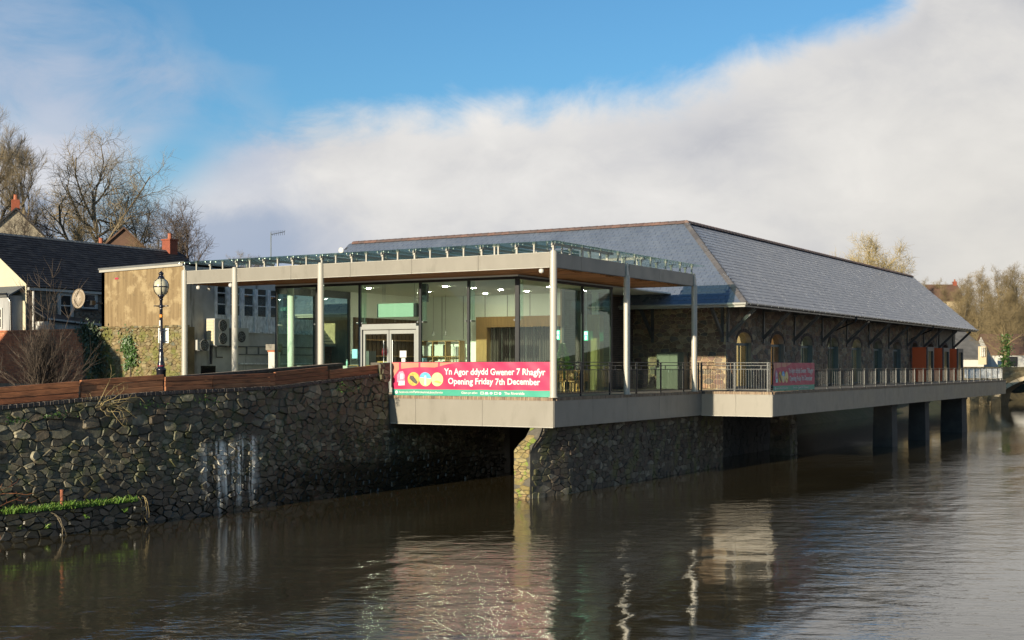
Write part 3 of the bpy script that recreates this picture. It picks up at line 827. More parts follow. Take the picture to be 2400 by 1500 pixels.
# end pier of the wall beside the railing
b = MB().box(-0.72, -0.1, 7.0, 7.45, 0.55, 1.24)
b.build('wall_end_block', M['quay_mortar'], quay)
pieces = []
for poly in cells(-0.74, -0.08, 0.5, 1.24, 0.26, 0.17, 31):
    p = stone_piece(poly, 0.012, 0.05, lambda s, t, d: (s, 7.0 - d, t), rg, 0.6)
    if p: pieces.append(p)
emit('block_stone', 'block_small_stones', quay, pieces, M['quay'])

# ================================================================= RAMP WALL behind the boards
rw = thing('ramp_wall', (-5, 9.6, -0.3), 'low dark brick ramp wall with a rounded brick coping behind the timber boards', 'wall')
b = MB()
b.add([(-10.5, 9.5, -0.4), (0.2, 9.5, -0.4), (0.2, 9.5, 1.12), (-10.5, 9.5, 0.57), (-10.5, 9.75, -0.4), (0.2, 9.75, -0.4), (0.2, 9.75, 1.12), (-10.5, 9.75, 0.57)], BOXF)
b.build('brickwork', M['dark_brick'], rw)
b = MB()
for i in range(126):
    u = -10.5 + i * 0.085
    z = 0.575 + (u + 10.5) * 0.0514
    b.cr = rg.random() * 0.99 + 0.005
    b.box(u, u + 0.073, 9.46, 9.79, z, z + 0.10)
tag(b.build('coping_bricks', M['coping'], rw), kind='stuff')

# ================================================================= TERRACE
ter = thing('river_terrace', (6, 2, -1.05), 'long grey terrace deck with smooth cladding panels cantilevered over the river', 'terrace')
U1, V1, UE, ZB = 13.3, -3.25, 66.9, -1.05
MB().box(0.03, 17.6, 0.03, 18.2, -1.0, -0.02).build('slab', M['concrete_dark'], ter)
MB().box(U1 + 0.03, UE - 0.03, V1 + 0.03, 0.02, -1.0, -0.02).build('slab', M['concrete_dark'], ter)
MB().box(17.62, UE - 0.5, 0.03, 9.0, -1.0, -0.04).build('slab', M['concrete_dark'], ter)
def panel(x0, x1, y0, y1, z0, z1, m_=None):
    MB().box(x0, x1, y0, y1, z0, z1).build('fascia_panel', m_ or M['clad'], ter)
for va, vb in ((0, 2.93), (2.94, 5.88), (5.89, 8.0)):
    panel(-0.02, 0.02, va, vb, ZB, -0.115)
    MB().box(-0.026, -0.004, va + 0.002, vb - 0.002, ZB - 0.015, ZB + 0.012).build('drip_trim', M['clad_trim'], ter)
u = 0.025
while u < U1 - 0.1:
    ub = min(u + 2.95, U1)
    panel(u, ub - 0.01, -0.02, 0.02, ZB, -0.115)
    u = ub
for va, vb in ((V1, -1.63), (-1.62, -0.025)):
    panel(U1 - 0.02, U1 + 0.02, va, vb, ZB, -0.115)
    MB().box(U1 - 0.026, U1 - 0.004, va + 0.002, vb - 0.002, ZB - 0.015, ZB + 0.012).build('drip_trim', M['clad_trim'], ter)
u = U1 + 0.025
while u < UE - 0.1:
    ub = min(u + 3.0, UE)
    panel(u, ub - 0.008, V1 - 0.02, V1 + 0.02, ZB, -0.115)
    u = ub
panel(UE - 0.02, UE + 0.02, V1, 0.4, ZB, -0.1)
b = MB()
def edge_row(b, p0, p1, nrm):
    p0, p1, nrm = Vector(p0), Vector(p1), Vector(nrm)
    L = (p1 - p0).length
    d = (p1 - p0) / L
    n = int(L / 0.079)
    for i in range(n):
        b.cr = rg.random() * 0.99 + 0.005
        a, c = p0 + d * (i * L / n), p0 + d * ((i + 1) * L / n - 0.011)
        j = rg.uniform(-0.006, 0.006)
        q0, q1 = a + nrm * (0.035 + j), c + nrm * (0.035 + j)
        r0, r1 = a - nrm * 0.19, c - nrm * 0.19
        b.add([(q0.x, q0.y, -0.112), (q1.x, q1.y, -0.112), (r1.x, r1.y, -0.112), (r0.x, r0.y, -0.112), (q0.x, q0.y, 0.004 + j), (q1.x, q1.y, 0.004 + j), (r1.x, r1.y, 0.004 + j), (r0.x, r0.y, 0.004 + j)], BOXF)
edge_row(b, (0, 8.0, 0), (0, 0, 0), (-1, 0, 0))
edge_row(b, (0.2, 0, 0), (U1, 0, 0), (0, -1, 0))
edge_row(b, (U1, -0.2, 0), (U1, V1, 0), (-1, 0, 0))
edge_row(b, (U1 + 0.2, V1, 0), (UE, V1, 0), (0, -1, 0))
tag(b.build('edging_bricks', M['brick_edge'], ter), kind='stuff')
MB().box(0.2, 17.0, 0.2, 18.0, -0.018, 0.0).build('paving', M['paving'], ter)
MB().box(U1 + 0.2, UE - 0.1, V1 + 0.2, 0.19, -0.018, 0.0).build('paving', M['paving'], ter)

# river wall under the terrace, its sunlit end standing in the water
pw = thing('pier_wall', (8, 0.7, WATER), 'stone wall standing in the river under the terrace with a sunlit mossy end', 'wall')
def pier_end(t):   # how far the end leans out towards the sun and inland, by height
    k = sstep(-1.1, -1.95, t)
    return -0.05 - 0.42 * k, 0.45 + 0.42 * k
b = MB()
zs = [-4.1, -1.95, -1.7, -1.4, -1.06]
for za, zb in zip(zs, zs[1:]):
    (ua, va), (ub, vb) = pier_end(za), pier_end(zb)
    b.quad((ua, 0.42 + (va - .45) * .6, za), (ua, va + 0.45, za), (ub, vb + 0.45, zb), (ub, 0.42 + (vb - .45) * .6, zb))
    b.quad((ua, 0.42 + (va - .45) * .6, za), (2, 0.42, za), (2, 0.42, zb), (ub, 0.42 + (vb - .45) * .6, zb))
    b.quad((ua, va + 0.45, za), (2, 0.9, za), (2, 0.9, zb), (ub, vb + 0.45, zb))
b.box(2, 16.9, 0.42, 0.9, -4.1, -1.06)
b.build('mortar_core', M['piermortar'], pw)
pieces = []
for poly in cells(0.1, 16.9, -3.65, -1.08, 0.34, 0.19, 41, 0.42):
    def pm(s, t, d):
        k = sstep(2.0, 0.0, s)
        return (s + k * (pier_end(t)[0]), 0.42 + k * (pier_end(t)[1] - 0.45) * 0.6 - d, t)
    p = stone_piece(poly, 0.008, 0.035, pm, rg, 0.6)
    if p: pieces.append(p)
emit('stone', 'small_stones', pw, pieces, M['piersto'], 240)
pieces = []
for poly in cells(0.0, 0.46, -3.65, -1.08, 0.20, 0.13, 43):
    def pm2(s, t, d):
        e, v = pier_end(t)
        v0 = 0.42 + (v - 0.45) * 0.6
        return (e - d, v0 + s * ((v + 0.45 - v0) / 0.46), t)
    p = stone_piece(poly, 0.006, 0.035, pm2, rg, 0.6)
    if p: pieces.append(p)
emit('end_stone', 'small_end_stones', pw, pieces, M['piermoss'], 60)
# dark foundation wall further back, and the piers that carry the long deck
fw = thing('foundation_wall', (25, 1.5, WATER), 'dark stone foundation wall in the shade under the barn', 'wall')
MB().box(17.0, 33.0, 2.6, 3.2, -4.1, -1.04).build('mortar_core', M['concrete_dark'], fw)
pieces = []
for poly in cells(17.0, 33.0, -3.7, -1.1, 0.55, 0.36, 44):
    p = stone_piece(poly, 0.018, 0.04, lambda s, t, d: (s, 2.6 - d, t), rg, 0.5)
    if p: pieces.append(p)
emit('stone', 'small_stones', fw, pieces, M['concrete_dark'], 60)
for (ua, ub, va, vb, lab, rgh) in ((25.6, 26.6, 0.15, 1.2, 'squat stone deck pier nearest the pier wall, deep in shade', 1),
                                   (35.3, 36.4, -2.6, -1.55, 'slim dark deck pier, second from the stone pier wall', 0),
                                   (43.3, 44.3, -2.6, -1.6, 'slim dark deck pier standing between the slim and the broad one', 0),
                                   (54.0, 55.6, -2.6, -1.2, 'broad dark deck pier nearest the far end of the terrace', 0)):
    dp = thing('deck_pier', ((ua + ub) / 2, (va + vb) / 2, WATER), lab, 'pier', 'piers that carry the long deck')
    b = MB()
    t = 0.06
    b.add([(ua - t, va - t, -4.2), (ub + t, va - t, -4.2), (ub + t, vb + t, -4.2), (ua - t, vb + t, -4.2), (ua, va, -1.25), (ub, va, -1.25), (ub, vb, -1.25), (ua, vb, -1.25)], BOXF)
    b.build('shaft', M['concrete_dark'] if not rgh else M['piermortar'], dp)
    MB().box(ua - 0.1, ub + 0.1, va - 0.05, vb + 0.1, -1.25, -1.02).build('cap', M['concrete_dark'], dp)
    if rgh:
        pieces = []
        for poly in cells(va, vb, -3.7, -1.27, 0.42, 0.28, 45):
            p = stone_piece(poly, 0.014, 0.05, lambda s, t, d: (ua - d - 0.03, s, t), rg, 0.5)
            if p: pieces.append(p)
        for poly in cells(ua, ub, -3.7, -1.27, 0.42, 0.28, 46):
            p = stone_piece(poly, 0.014, 0.05, lambda s, t, d: (s, va - d - 0.03, t), rg, 0.5)
            if p: pieces.append(p)
        emit('stone', 'small_stones', dp, pieces, M['piersto'])
# ================================================================= GLASS PAVILION
pav = thing('glass_pavilion', (7.5, 9, 0), 'flat roofed glass walled cafe pavilion with beige canopy on pale round columns', 'building')
CU, CV, ZF0, ZF1 = 12.7, 18.0, 4.59, 5.09
# canopy fascia, panel by panel
def fascia(x0, x1, y0, y1, m_=None):
    MB().box(x0, x1, y0, y1, ZF0, ZF1).build('fascia_panel', m_ or M['clad'], pav)
vj = [0.13, 3.11, 6.06, 8.97, 10.30]
vj2 = [10.58, 11.95, 14.82]
vj3 = [15.10, 17.66]
for js in (vj, vj2, vj3):
    for a, c in zip(js, js[1:]):
        fascia(-0.02, 0.02, a + 0.006, c - 0.006)
        MB().box(-0.03, 0.05, a + 0.008, c - 0.008, ZF0 - 0.025, ZF0 - 0.002).build('drip_trim', M['clad_trim'], pav)
        MB().box(-0.03, 0.06, a + 0.008, c - 0.008, ZF1 + 0.002, ZF1 + 0.022).build('top_trim', M['clad_trim'], pav)
uj = [0.15, 2.05, 5.68]
uj2 = [6.05, 8.9, 12.4]
for js in (uj, uj2):
    for a, c in zip(js, js[1:]):
        fascia(a + 0.006, c - 0.006, -0.02, 0.02)
        MB().box(a + 0.008, c - 0.008, -0.03, 0.05, ZF0 - 0.025, ZF0 - 0.002).build('drip_trim', M['brace'], pav)
fascia(CU - 0.02, CU + 0.02, 0.03, 14.9)
fascia(0.03, 2.5, CV - 0.02, CV + 0.02)
fascia(2.48, 2.52, 14.95, CV - 0.03)
fascia(2.53, CU - 0.03, 14.91, 14.95)
MB().box(0.03, CU - 0.03, 0.03, 14.9, 4.70, 4.98).build('roof_slab', M['membrane'], pav)
MB().box(0.03, 2.47, 14.902, CV - 0.03, 4.70, 4.98).build('roof_slab', M['membrane'], pav)
MB().box(0.10, CU - 0.10, 0.10, 14.88, 4.66, 4.695).build('soffit_board', M['soffit'], pav)
MB().box(0.10, 2.44, 14.882, CV - 0.10, 4.66, 4.695).build('soffit_board', M['soffit'], pav)
bm = MB()
bm.box(-0.022, 0.022, -8.75, 8.75, -0.035, 0.035)
batten_long = bm.mesh('batten', M['batten'])
bm = MB()
bm.box(-0.022, 0.022, -8.3, 8.3, -0.035, 0.035)
batten_short = bm.mesh('batten', M['batten'])
bm = MB()
bm.box(-0.022, 0.022, -7.2, 7.2, -0.035, 0.035)
batten_back = bm.mesh('batten', M['batten'])
for i in range(48):
    u = 0.32 + i * 0.255
    lg = (i // 6) % 2 == 0
    if u < 2.4: link_mesh('batten', batten_long if lg else batten_short, pav, (u, 9.05 if lg else 9.45, 4.615))
    else: link_mesh('batten', batten_back, pav, (u, 7.5 if lg else 7.9, 4.615))
for k in range(5):
    MB().box(0.2, CU - 0.2, 1.2 + k * 3.1, 1.26 + k * 3.1, 4.652, 4.658).build('batten_rail', M['soffit'], pav)
# columns: a pale round shaft with a slimmer blade head
def column(u, v, zb, head):
    b = MB()
    z1 = head
    b.tube([(u, v, zb), (u, v, z1)], 0.125, 20)
    o = b.build('column', M['column'], pav, smooth=False)
    MB().tube([(u, v, zb), (u, v, zb + 0.03)], 0.17, 20).build('base_plate', M['column'], o)
    MB().tube([(u, v, z1), (u, v, z1 + 0.04)], 0.10, 16).build('cap', M['clad_trim'], o)
    if head < 5:
        c = MB()
        c.add([(u - 0.11, v - 0.06, head), (u + 0.11, v - 0.06, head), (u + 0.11, v + 0.06, head), (u - 0.11, v + 0.06, head),
               (u - 0.05, v - 0.03, 5.12), (u + 0.05, v - 0.03, 5.12), (u + 0.05, v + 0.03, 5.12), (u - 0.05, v + 0.03, 5.12)], BOXF)
        c.build('blade', M['column'], o)
    return o
column(-0.0, 0.0, 0.0, 5.12)
column(0.0, 10.44, -0.02, 5.12)
column(0.0, 14.96, -0.3, 5.12)
column(0.0, 17.8, -0.3, 5.12)
column(5.87, 0.0, 0.0, 4.60)
column(12.55, 0.0, 0.0, 4.60)
# glass roof sheets standing above the canopy on spider fittings
ZG = 5.47
def sheet(x0, x1, y0, y1):
    MB().box(x0, x1, y0, y1, ZG, ZG + 0.018).build('roof_glass_sheet', M['glass_roof'], pav)
for k in range(12):
    sheet(-0.20, 2.40, 0.12 + k * 1.49, 0.12 + (k + 1) * 1.49 - 0.02)
    if k < 9: sheet(2.42, 5.0, 2.5 + k * 1.27, 2.5 + (k + 1) * 1.27 - 0.02)
u = 0.12
sheet(-0.20, 0.10, -0.22, 0.10)
while u < 13.2:
    ue = min(u + 1.49, 13.35)
    sheet(u, ue - 0.02, -0.22, 0.10)
    if u > 2.4: sheet(u, ue - 0.02, 0.12, 2.48)
    u += 1.49
bm = MB()
bm.cm = 0
bm.box(-0.035, 0.035, -0.035, 0.035, 0.0, 0.25)
bm.box(-0.07, 0.07, -0.05, 0.05, 0.19, 0.25)
for sx, sy in ((1, 1), (1, -1), (-1, 1), (-1, -1)):
    bm.cm = 1
    bm.tube([(0, 0, 0.26), (sx * 0.14, sy * 0.14, 0.29), (sx * 0.15, sy * 0.15, 0.365)], 0.013, 5)
    bm.tube([(sx * 0.15, sy * 0.15, 0.345), (sx * 0.15, sy * 0.15, 0.368)], 0.035, 8)
spider = bm.mesh('spider_fitting', [M['clad_trim'], M['steel']])
bm = MB()
bm.box(-0.03, 0.03, -0.03, 0.03, 0.0, 0.36)
bm.box(-0.045, 0.045, -0.06, 0.06, 0.31, 0.365)
stub = bm.mesh('stub_post', M['clad_trim'])
for k in range(13):
    link_mesh('spider_fitting', spider, pav, (0.20, 0.12 + k * 1.49 - 0.01, 5.10))
    if k < 12:
        link_mesh('stub_post', stub, pav, (0.15, 0.86 + k * 1.49, 5.10))
        link_mesh('stub_post', stub, pav, (2.41, 0.12 + k * 1.49, 5.10))
for k in range(9):
    if k: link_mesh('spider_fitting', spider, pav, (0.12 + k * 1.49 - 0.01, 0.20, 5.10))
    link_mesh('stub_post', stub, pav, (min(0.86 + k * 1.49, 12.55), 0.12, 5.10))
    link_mesh('stub_post', stub, pav, (min(0.12 + k * 1.49, 12.5), 2.49, 5.10))
for k in range(11):
    o = MB().box(0.08, 4.9 if k < 10 else 2.4, 0.09 + k * 1.49, 0.135 + k * 1.49, 5.36, 5.455).build('glass_beam', M['clad_trim'], pav)
# lamp heads under the canopy
for (u, v, z) in ((0.35, 17.35, 4.42), (0.9, 17.3, 4.40), (0.12, 15.3, 4.44), (0.12, 0.55, 4.47)):
    b = MB()
    b.lathe((u, v, z), [(0.02, 0.12), (0.03, 0.08), (0.085, 0.06), (0.095, -0.02), (0.07, -0.07), (0.01, -0.085)], 12)
    o = b.build('flood_lamp', M['white'], pav, smooth=True)
    MB().tube([(u, v, z + 0.1), (u, v, 4.65)], 0.015, 6).build('stem', M['dark_metal'], o)

# glass walls
GU, GV, GT = 2.35, 2.86, 4.50
MB().box(GU - 0.05, 17.4, GV - 0.05, 14.85, 0.0, 0.03).build('floor', M['floor_in'], pav)
MB().box(GU - 0.04, 16.9, GV - 0.04, 14.81, GT, 4.56).build('ceiling', M['ceil_in'], pav)
b = MB()
b.box(GU - 0.05, GU + 0.07, GV - 0.05, 14.83, GT - 0.10, GT - 0.002)
b.build('head_rail', M['dark_metal'], pav)
MB().box(GU + 0.07, 10.3, GV - 0.05, GV + 0.07, GT - 0.10, GT - 0.002).build('head_rail', M['dark_metal'], pav)
MB().box(GU + 0.07, 7.3, 14.71, 14.83, GT - 0.32, GT - 0.002).build('head_rail', M['dark_metal'], pav)
fm = [2.86, 5.05, 7.32, 10.33, 12.56, 14.77]
for i, v in enumerate(fm):
    w_ = 0.085 if i == 0 else 0.05
    MB().box(GU - 0.045, GU + 0.045, v - w_, v + w_, 0.03, GT - 0.10).build('mullion', M['dark_metal'], pav)
for u in (7.58, 10.21):
    MB().box(u - 0.05, u + 0.05, GV - 0.045, GV + 0.045, 0.03, GT - 0.10).build('mullion', M['dark_metal'], pav)
for u in (4.82, 7.24):
    MB().box(u - 0.05, u + 0.05, 14.72, 14.82, 0.03, GT - 0.32).build('mullion', M['dark_metal'], pav)
for i, (a, c) in enumerate(zip(fm, fm[1:])):
    z0 = 2.84 if i == 2 else 0.06
    o = MB().box(GU - 0.008, GU + 0.008, a + 0.055, c - 0.055, z0, GT - 0.105).build('glass_pane', M['glass'], pav)
    for vv in (a + 0.12, c - 0.12):
        if i != 2 or True:
            MB().tube([(GU - 0.05, vv, 2.85), (GU + 0.25, vv, 2.85)], 0.035, 8).build('patch_fitting', M['steel'], o)
    # stabilising glass fin and its slanting wire
    MB().box(GU + 0.06, GU + 0.45, a + 0.005, a + 0.022, 2.9, GT - 0.11).build('glass_fin', M['glass'], pav)
    MB().tube([(GU + 0.46, a + 0.10, 3.7), (GU + 0.50, a + 0.16, 2.85)], 0.012, 6).build('fin_wire', M['steel'], pav)
for (a, c) in ((GU, 7.58), (7.58, 10.21)):
    MB().box(a + 0.055, c - 0.055, GV - 0.008, GV + 0.008, 0.06, GT - 0.105).build('glass_pane', M['glass'], pav)
for (a, c) in ((GU, 4.82), (4.82, 7.24)):
    MB().box(a + 0.055, c - 0.055, 14.762, 14.778, 0.06, GT - 0.325).build('glass_pane', M['glass'], pav)
MB().box(10.20, 10.22, GV + 0.05, 5.2, 0.06, GT - 0.1).build('glass_pane', M['glass'], pav)
MB().box(10.16, 10.26, 5.15, 5.25, 0.03, GT).build('mullion', M['dark_metal'], pav)
MB().tube([(2.75, 14.35, 0.03), (2.75, 14.35, GT)], 0.14, 16).build('inner_column', M['wall_in'], pav, smooth=True)
# doors
dr = MB()
dr.box(GU - 0.09, GU + 0.09, 7.36, 7.48, 0.03, 2.70).box(GU - 0.09, GU + 0.09, 10.17, 10.29, 0.03, 2.70).box(GU - 0.09, GU + 0.09, 7.48, 10.17, 2.58, 2.80)
door = dr.build('double_door', M['door_alu'], pav)
for (a, c, hs) in ((7.52, 8.82, 1), (8.85, 10.13, -1)):
    d = MB()
    d.box(GU - 0.04, GU + 0.03, a, a + 0.09, 0.05, 2.55).box(GU - 0.04, GU + 0.03, c - 0.09, c, 0.05, 2.55).box(GU - 0.04, GU + 0.03, a + 0.09, c - 0.09, 2.40, 2.55).box(GU - 0.04, GU + 0.03, a + 0.09, c - 0.09, 0.05, 0.25)
    d.build('door_leaf', M['door_alu'], door)
    MB().box(GU - 0.012, GU - 0.002, a + 0.09, c - 0.09, 0.25, 2.40).build('door_glass', M['glass'], door)
    hv = c - 0.2 if hs > 0 else a + 0.2
    h = MB()
    h.tube([(GU - 0.11, hv, 0.6), (GU - 0.11, hv, 2.15)], 0.018, 8)
    for z in (0.75, 2.0): h.tube([(GU - 0.11, hv, z), (GU - 0.03, hv, z)], 0.012, 6)
    h.build('door_handle', M['steel'], door)
# room walls
MB().box(13.0, 13.2, 5.0, 14.7, 0.03, GT).build('inner_wall', M['wall_in'], pav)
MB().box(7.32, 13.0, 14.72, 14.86, 0.03, GT).build('side_wall', M['wall_in'], pav)
MB().box(7.5, 12.9, 14.66, 14.715, 0.03, 3.35).build('walnut_panelling', M['walnut'], pav)
for k in range(16):
    MB().box(7.55 + k * 0.33, 7.60 + k * 0.33, 14.63, 14.658, 0.03, 3.35).build('panel_rib', M['walnut'], pav)
for z in (1.55, 2.3):
    MB().box(7.7, 12.6, 14.32, 14.62, z, z + 0.05).build('wall_shelf', M['oak'], pav)
for k in range(7):
    MB().box(12.985, 12.997, 6.0 + k * 1.25, 6.02 + k * 1.25, 2.4, GT).build('panel_joint', M['clad_gap'], pav)
# oak portal with a dark hall behind it
MB().box(12.55, 12.97, 10.65, 11.25, 0.03, 3.45).build('portal_jamb', M['oak'], pav)
MB().box(12.55, 12.97, 5.3, 10.65, 2.95, 3.45).build('portal_head', M['oak'], pav)
MB().box(12.55, 12.97, 4.62, 5.28, 0.03, 3.45).build('portal_jamb', M['oak'], pav)
for k in range(36):
    v = 5.35 + k * 0.147
    MB().tube([(12.86 + 0.05 * sin(k * 2.1), v, 0.03), (12.86 + 0.05 * sin(k * 2.1), v, 2.94)], 0.068, 6).build('curtain_fold', M['curtain'], pav)
# dark brick return beside the stone barn
MB().box(10.3, 17.38, 5.25, 5.4, 0.0, GT).build('brick_return', M['brickmortar'], pav)
pieces = []
for r_ in range(int(4.4 / 0.086)):
    u = 10.31 - (0.11 if r_ % 2 else 0)
    while u < 17.3:
        a, c = max(u, 10.31), min(u + 0.215, 17.35)
        if c - a > 0.04: pieces.append(box_piece(a, c, 5.235, 5.26, 0.02 + r_ * 0.086, 0.02 + r_ * 0.086 + 0.074, rg.random() * .99 + .005))
        u += 0.226
emit('brick', 'small_bricks', pav, pieces, M['dark_brick'], 120)
# ceiling lights
b = MB()
b.lathe((0, 0, 0), [(0.10, 0.0), (0.10, -0.012), (0.085, -0.02)], 14)
dlm = b.mesh('downlight', M['downlight'])
for (u, v) in ((6.0, 8.6), (7.6, 8.2), (9.2, 7.8), (10.8, 7.4), (8.6, 5.0), (5.4, 12.2), (9.0, 11.6), (11.4, 10.0)):
    link_mesh('downlight', dlm, pav, (u, v, GT - 0.003))

# ---- things inside the cafe
hb = thing('hanging_screen_box', (3.6, 9.3, 3.1), 'pale green glass box hung on rods above the cafe doors', 'air curtain')
MB().box(3.4, 3.75, 8.4, 10.25, 3.12, 3.68).build('casing', M['frosted'], hb)
MB().box(3.38, 3.77, 8.25, 8.4, 3.14, 3.66).build('end_cap', M['dark_metal'], hb)
for v in (8.5, 10.0, 10.1): MB().tube([(3.6, v, 3.68), (3.6, v, GT)], 0.012, 6).build('rod', M['steel'], hb)
MB().box(4.2, 4.4, 8.35, 8.6, 3.75, GT).build('duct', M['dark_metal'], hb)
def exit_sign(u, v, z, lab, side):
    s = thing('exit_sign', (u, v, z), lab, 'exit sign', 'lit green exit signs in the cafe')
    if side:
        MB().box(u - 0.03, u + 0.0, v - 0.09, v + 0.09, z, z + 0.40).build('panel', M['exit_green'], s)
        b = MB().box(u - 0.034, u - 0.031, v - 0.06, v + 0.06, z + 0.23, z + 0.36).box(u - 0.034, u - 0.031, v - 0.04, v + 0.04, z + 0.04, z + 0.17)
        b.build('running_man_mark', M['exit_white'], s)
    else:
        MB().box(u - 0.03, u, v - 0.2, v + 0.2, z, z + 0.16).build('panel', M['exit_green'], s)
        b = MB().box(u - 0.034, u - 0.031, v + 0.04, v + 0.14, z + 0.03, z + 0.13).box(u - 0.034, u - 0.031, v - 0.16, v - 0.03, z + 0.03, z + 0.13)
        b.build('running_man_mark', M['exit_white'], s)
    MB().tube([(u - 0.015, v, z + (0.4 if side else 0.16)), (u - 0.015, v, GT)], 0.008, 6).build('rod', M['steel'], s)
exit_sign(7.2, 10.9, 3.72, 'small lit green exit sign hung from the cafe ceiling above the doors', False)
exit_sign(8.2, 4.35, 2.22, 'upright lit exit sign at the near side glass of the cafe', True)
exit_sign(10.0, 3.95, 2.22, 'upright lit exit sign beside the yellow oak panel', True)
# shelving unit
su = thing('shelf_unit', (12.6, 13.2, 0.03), 'oak cube shelving with white boxes against the cafe back wall', 'shelving')
for v in (12.05, 12.85, 13.6, 14.3): MB().box(12.3, 12.75, v - 0.025, v + 0.025, 0.03, 2.32).build('upright', M['oak'], su)
for z in (0.8, 1.55, 2.3): MB().box(12.3, 12.75, 12.08, 14.27, z, z + 0.04).build('shelf', M['oak'], su)
for v in (12.2, 12.33, 12.46, 12.59, 12.72): MB().box(12.28, 12.295, v - 0.012, v + 0.012, 0.85, 1.54).build('grid_bar', M['oak'], su)
for z in (1.0, 1.18, 1.36): MB().box(12.262, 12.278, 12.08, 12.82, z, z + 0.02).build('grid_bar', M['oak'], su)
for (va, vb, z, h, m_, nm) in ((12.12, 12.45, 1.6, 0.45, 'white', 'white box on the top shelf of the cafe shelving, nearest the pale pier'), (13.0, 13.5, 1.6, 0.55, 'paper', 'large white box on the middle of the cafe shelving top row'),
                               (13.7, 14.2, 1.6, 0.5, 'paper', 'white box on the cafe shelving nearest the doors'), (13.0, 13.45, 0.85, 0.5, 'frosted', 'pale green box on the lower cafe shelf')):
    s = thing('storage_box', (12.5, (va + vb) / 2, z), nm, 'box', 'boxes on the cafe shelves')
    MB().box(12.32, 12.7, va, vb, z, z + h - 0.06).build('body', M[m_], s)
    MB().box(12.31, 12.71, va - 0.01, vb + 0.01, z + h - 0.058, z + h).build('lid', M['white'], s)
for i, v in enumerate((12.3, 13.0, 13.7)):
    pl = thing('pendant_lamp', (11.5, v, 2.55), ('white pendant lamp over the cafe shelving, nearest the pale pier', 'white pendant lamp in the middle of three over the cafe shelving', 'white pendant lamp over the cafe shelving, nearest the doors')[i], 'pendant lamp', 'pendant lamps over the shelving')
    MB().lathe((11.5, v, 2.55), [(0.07, 0.0), (0.075, 0.06), (0.05, 0.18), (0.02, 0.24)], 12).build('lamp_shade', M['white'], pl, smooth=True)
    MB().tube([(11.5, v, 2.79), (11.5, v, GT)], 0.006, 5).build('cord', M['dark_metal'], pl)
# counter by the window with machine and bottle
ct = thing('serving_counter', (3.4, 13.0, 0.03), 'long pale serving counter just inside the cafe front glass', 'counter')
MB().box(3.0, 3.7, 11.5, 14.45, 0.98, 1.12).build('counter_top', M['white'], ct)
MB().box(3.1, 3.65, 11.6, 14.2, 0.03, 0.97).build('front', M['oak'], ct)
cm = thing('coffee_machine', (3.9, 12.0, 1.0), 'black coffee machine on the back counter beside the cafe doors', 'coffee machine')
MB().box(4.3, 4.9, 11.3, 12.6, 0.03, 1.15).build('stand', M['oak'], cm)
MB().box(4.35, 4.85, 11.4, 12.4, 1.15, 1.75).build('body', M['roofboard'], cm)
MB().box(4.30, 4.345, 11.9, 12.35, 1.2, 1.62).build('front_panel', M['dark_metal'], cm)
for v in (11.98, 12.12, 12.26): MB().tube([(4.29, v, 1.4), (4.25, v, 1.36)], 0.022, 6).build('spout', M['steel'], cm)
bx = thing('card_box', (2.9, 9.55, 1.0), 'small orange cardboard box standing inside the left cafe door', 'box')
MB().box(2.75, 3.0, 9.15, 9.75, 1.02, 1.30).build('body', M['card'], bx)
MB().box(2.745, 2.749, 9.2, 9.4, 1.04, 1.28).build('label_patch', M['paper'], bx)
MB().box(2.7, 3.3, 8.9, 9.85, 0.03, 1.01).build('stand', M['oak'], bx)
pn = thing('door_notice', (2.28, 8.3, 1.3), 'white paper notice stuck on the right cafe door', 'notice')
MB().box(GU - 0.0205, GU - 0.0145, 8.0, 8.32, 1.45, 1.72).build('sheet', M['paper'], pn)
MB().box(GU - 0.0205, GU - 0.0145, 8.05, 8.24, 1.15, 1.42).build('sheet', M['paper'], pn)
bn = thing('window_notice', (2.28, 10.6, 1.3), 'pale blue paper notice on the glass left of the cafe doors', 'notice')
MB().box(GU + 0.012, GU + 0.016, 10.45, 10.75, 1.42, 1.80).build('sheet', M['blue_paper'], bn)
b2 = thing('counter_notice', (12.2, 14.0, 0.9), 'pale blue sheet hanging from the cafe shelving', 'notice')
MB().box(12.26, 12.27, 13.9, 14.25, 0.95, 1.5).build('sheet', M['blue_paper'], b2)
bo = thing('water_bottle', (3.3, 11.75, 1.12), 'clear plastic bottle on the cafe counter', 'bottle')
MB().lathe((3.3, 11.75, 1.12), [(0.04, 0), (0.042, 0.16), (0.015, 0.22), (0.015, 0.25)], 10).build('body', M['p_mint'], bo, smooth=True)
MB().lathe((3.3, 11.75, 1.37), [(0.017, 0), (0.017, 0.02)], 8).build('cap', M['white'], bo)
for i, (v, z) in enumerate(((0, 0),)):
    for k in range(4):
        g = thing('shelf_bottle', (9.4 + k * 0.14, 14.45, 1.6), ('dark red bottle first in the row on the walnut shelf', 'dark red bottle second in the row on the walnut shelf', 'dark red bottle third in the row on the walnut shelf', 'dark red bottle last in the row on the walnut shelf')[k], 'bottle', 'bottles on the walnut shelf')
        MB().lathe((9.4 + k * 0.14, 14.45, 1.602), [(0.04, 0), (0.04, 0.2), (0.014, 0.28)], 8).build('body', M['red_band'], g, smooth=True)
        MB().lathe((9.4 + k * 0.14, 14.45, 1.884), [(0.014, 0), (0.014, 0.06)], 8).build('neck', M['red_band'], g)
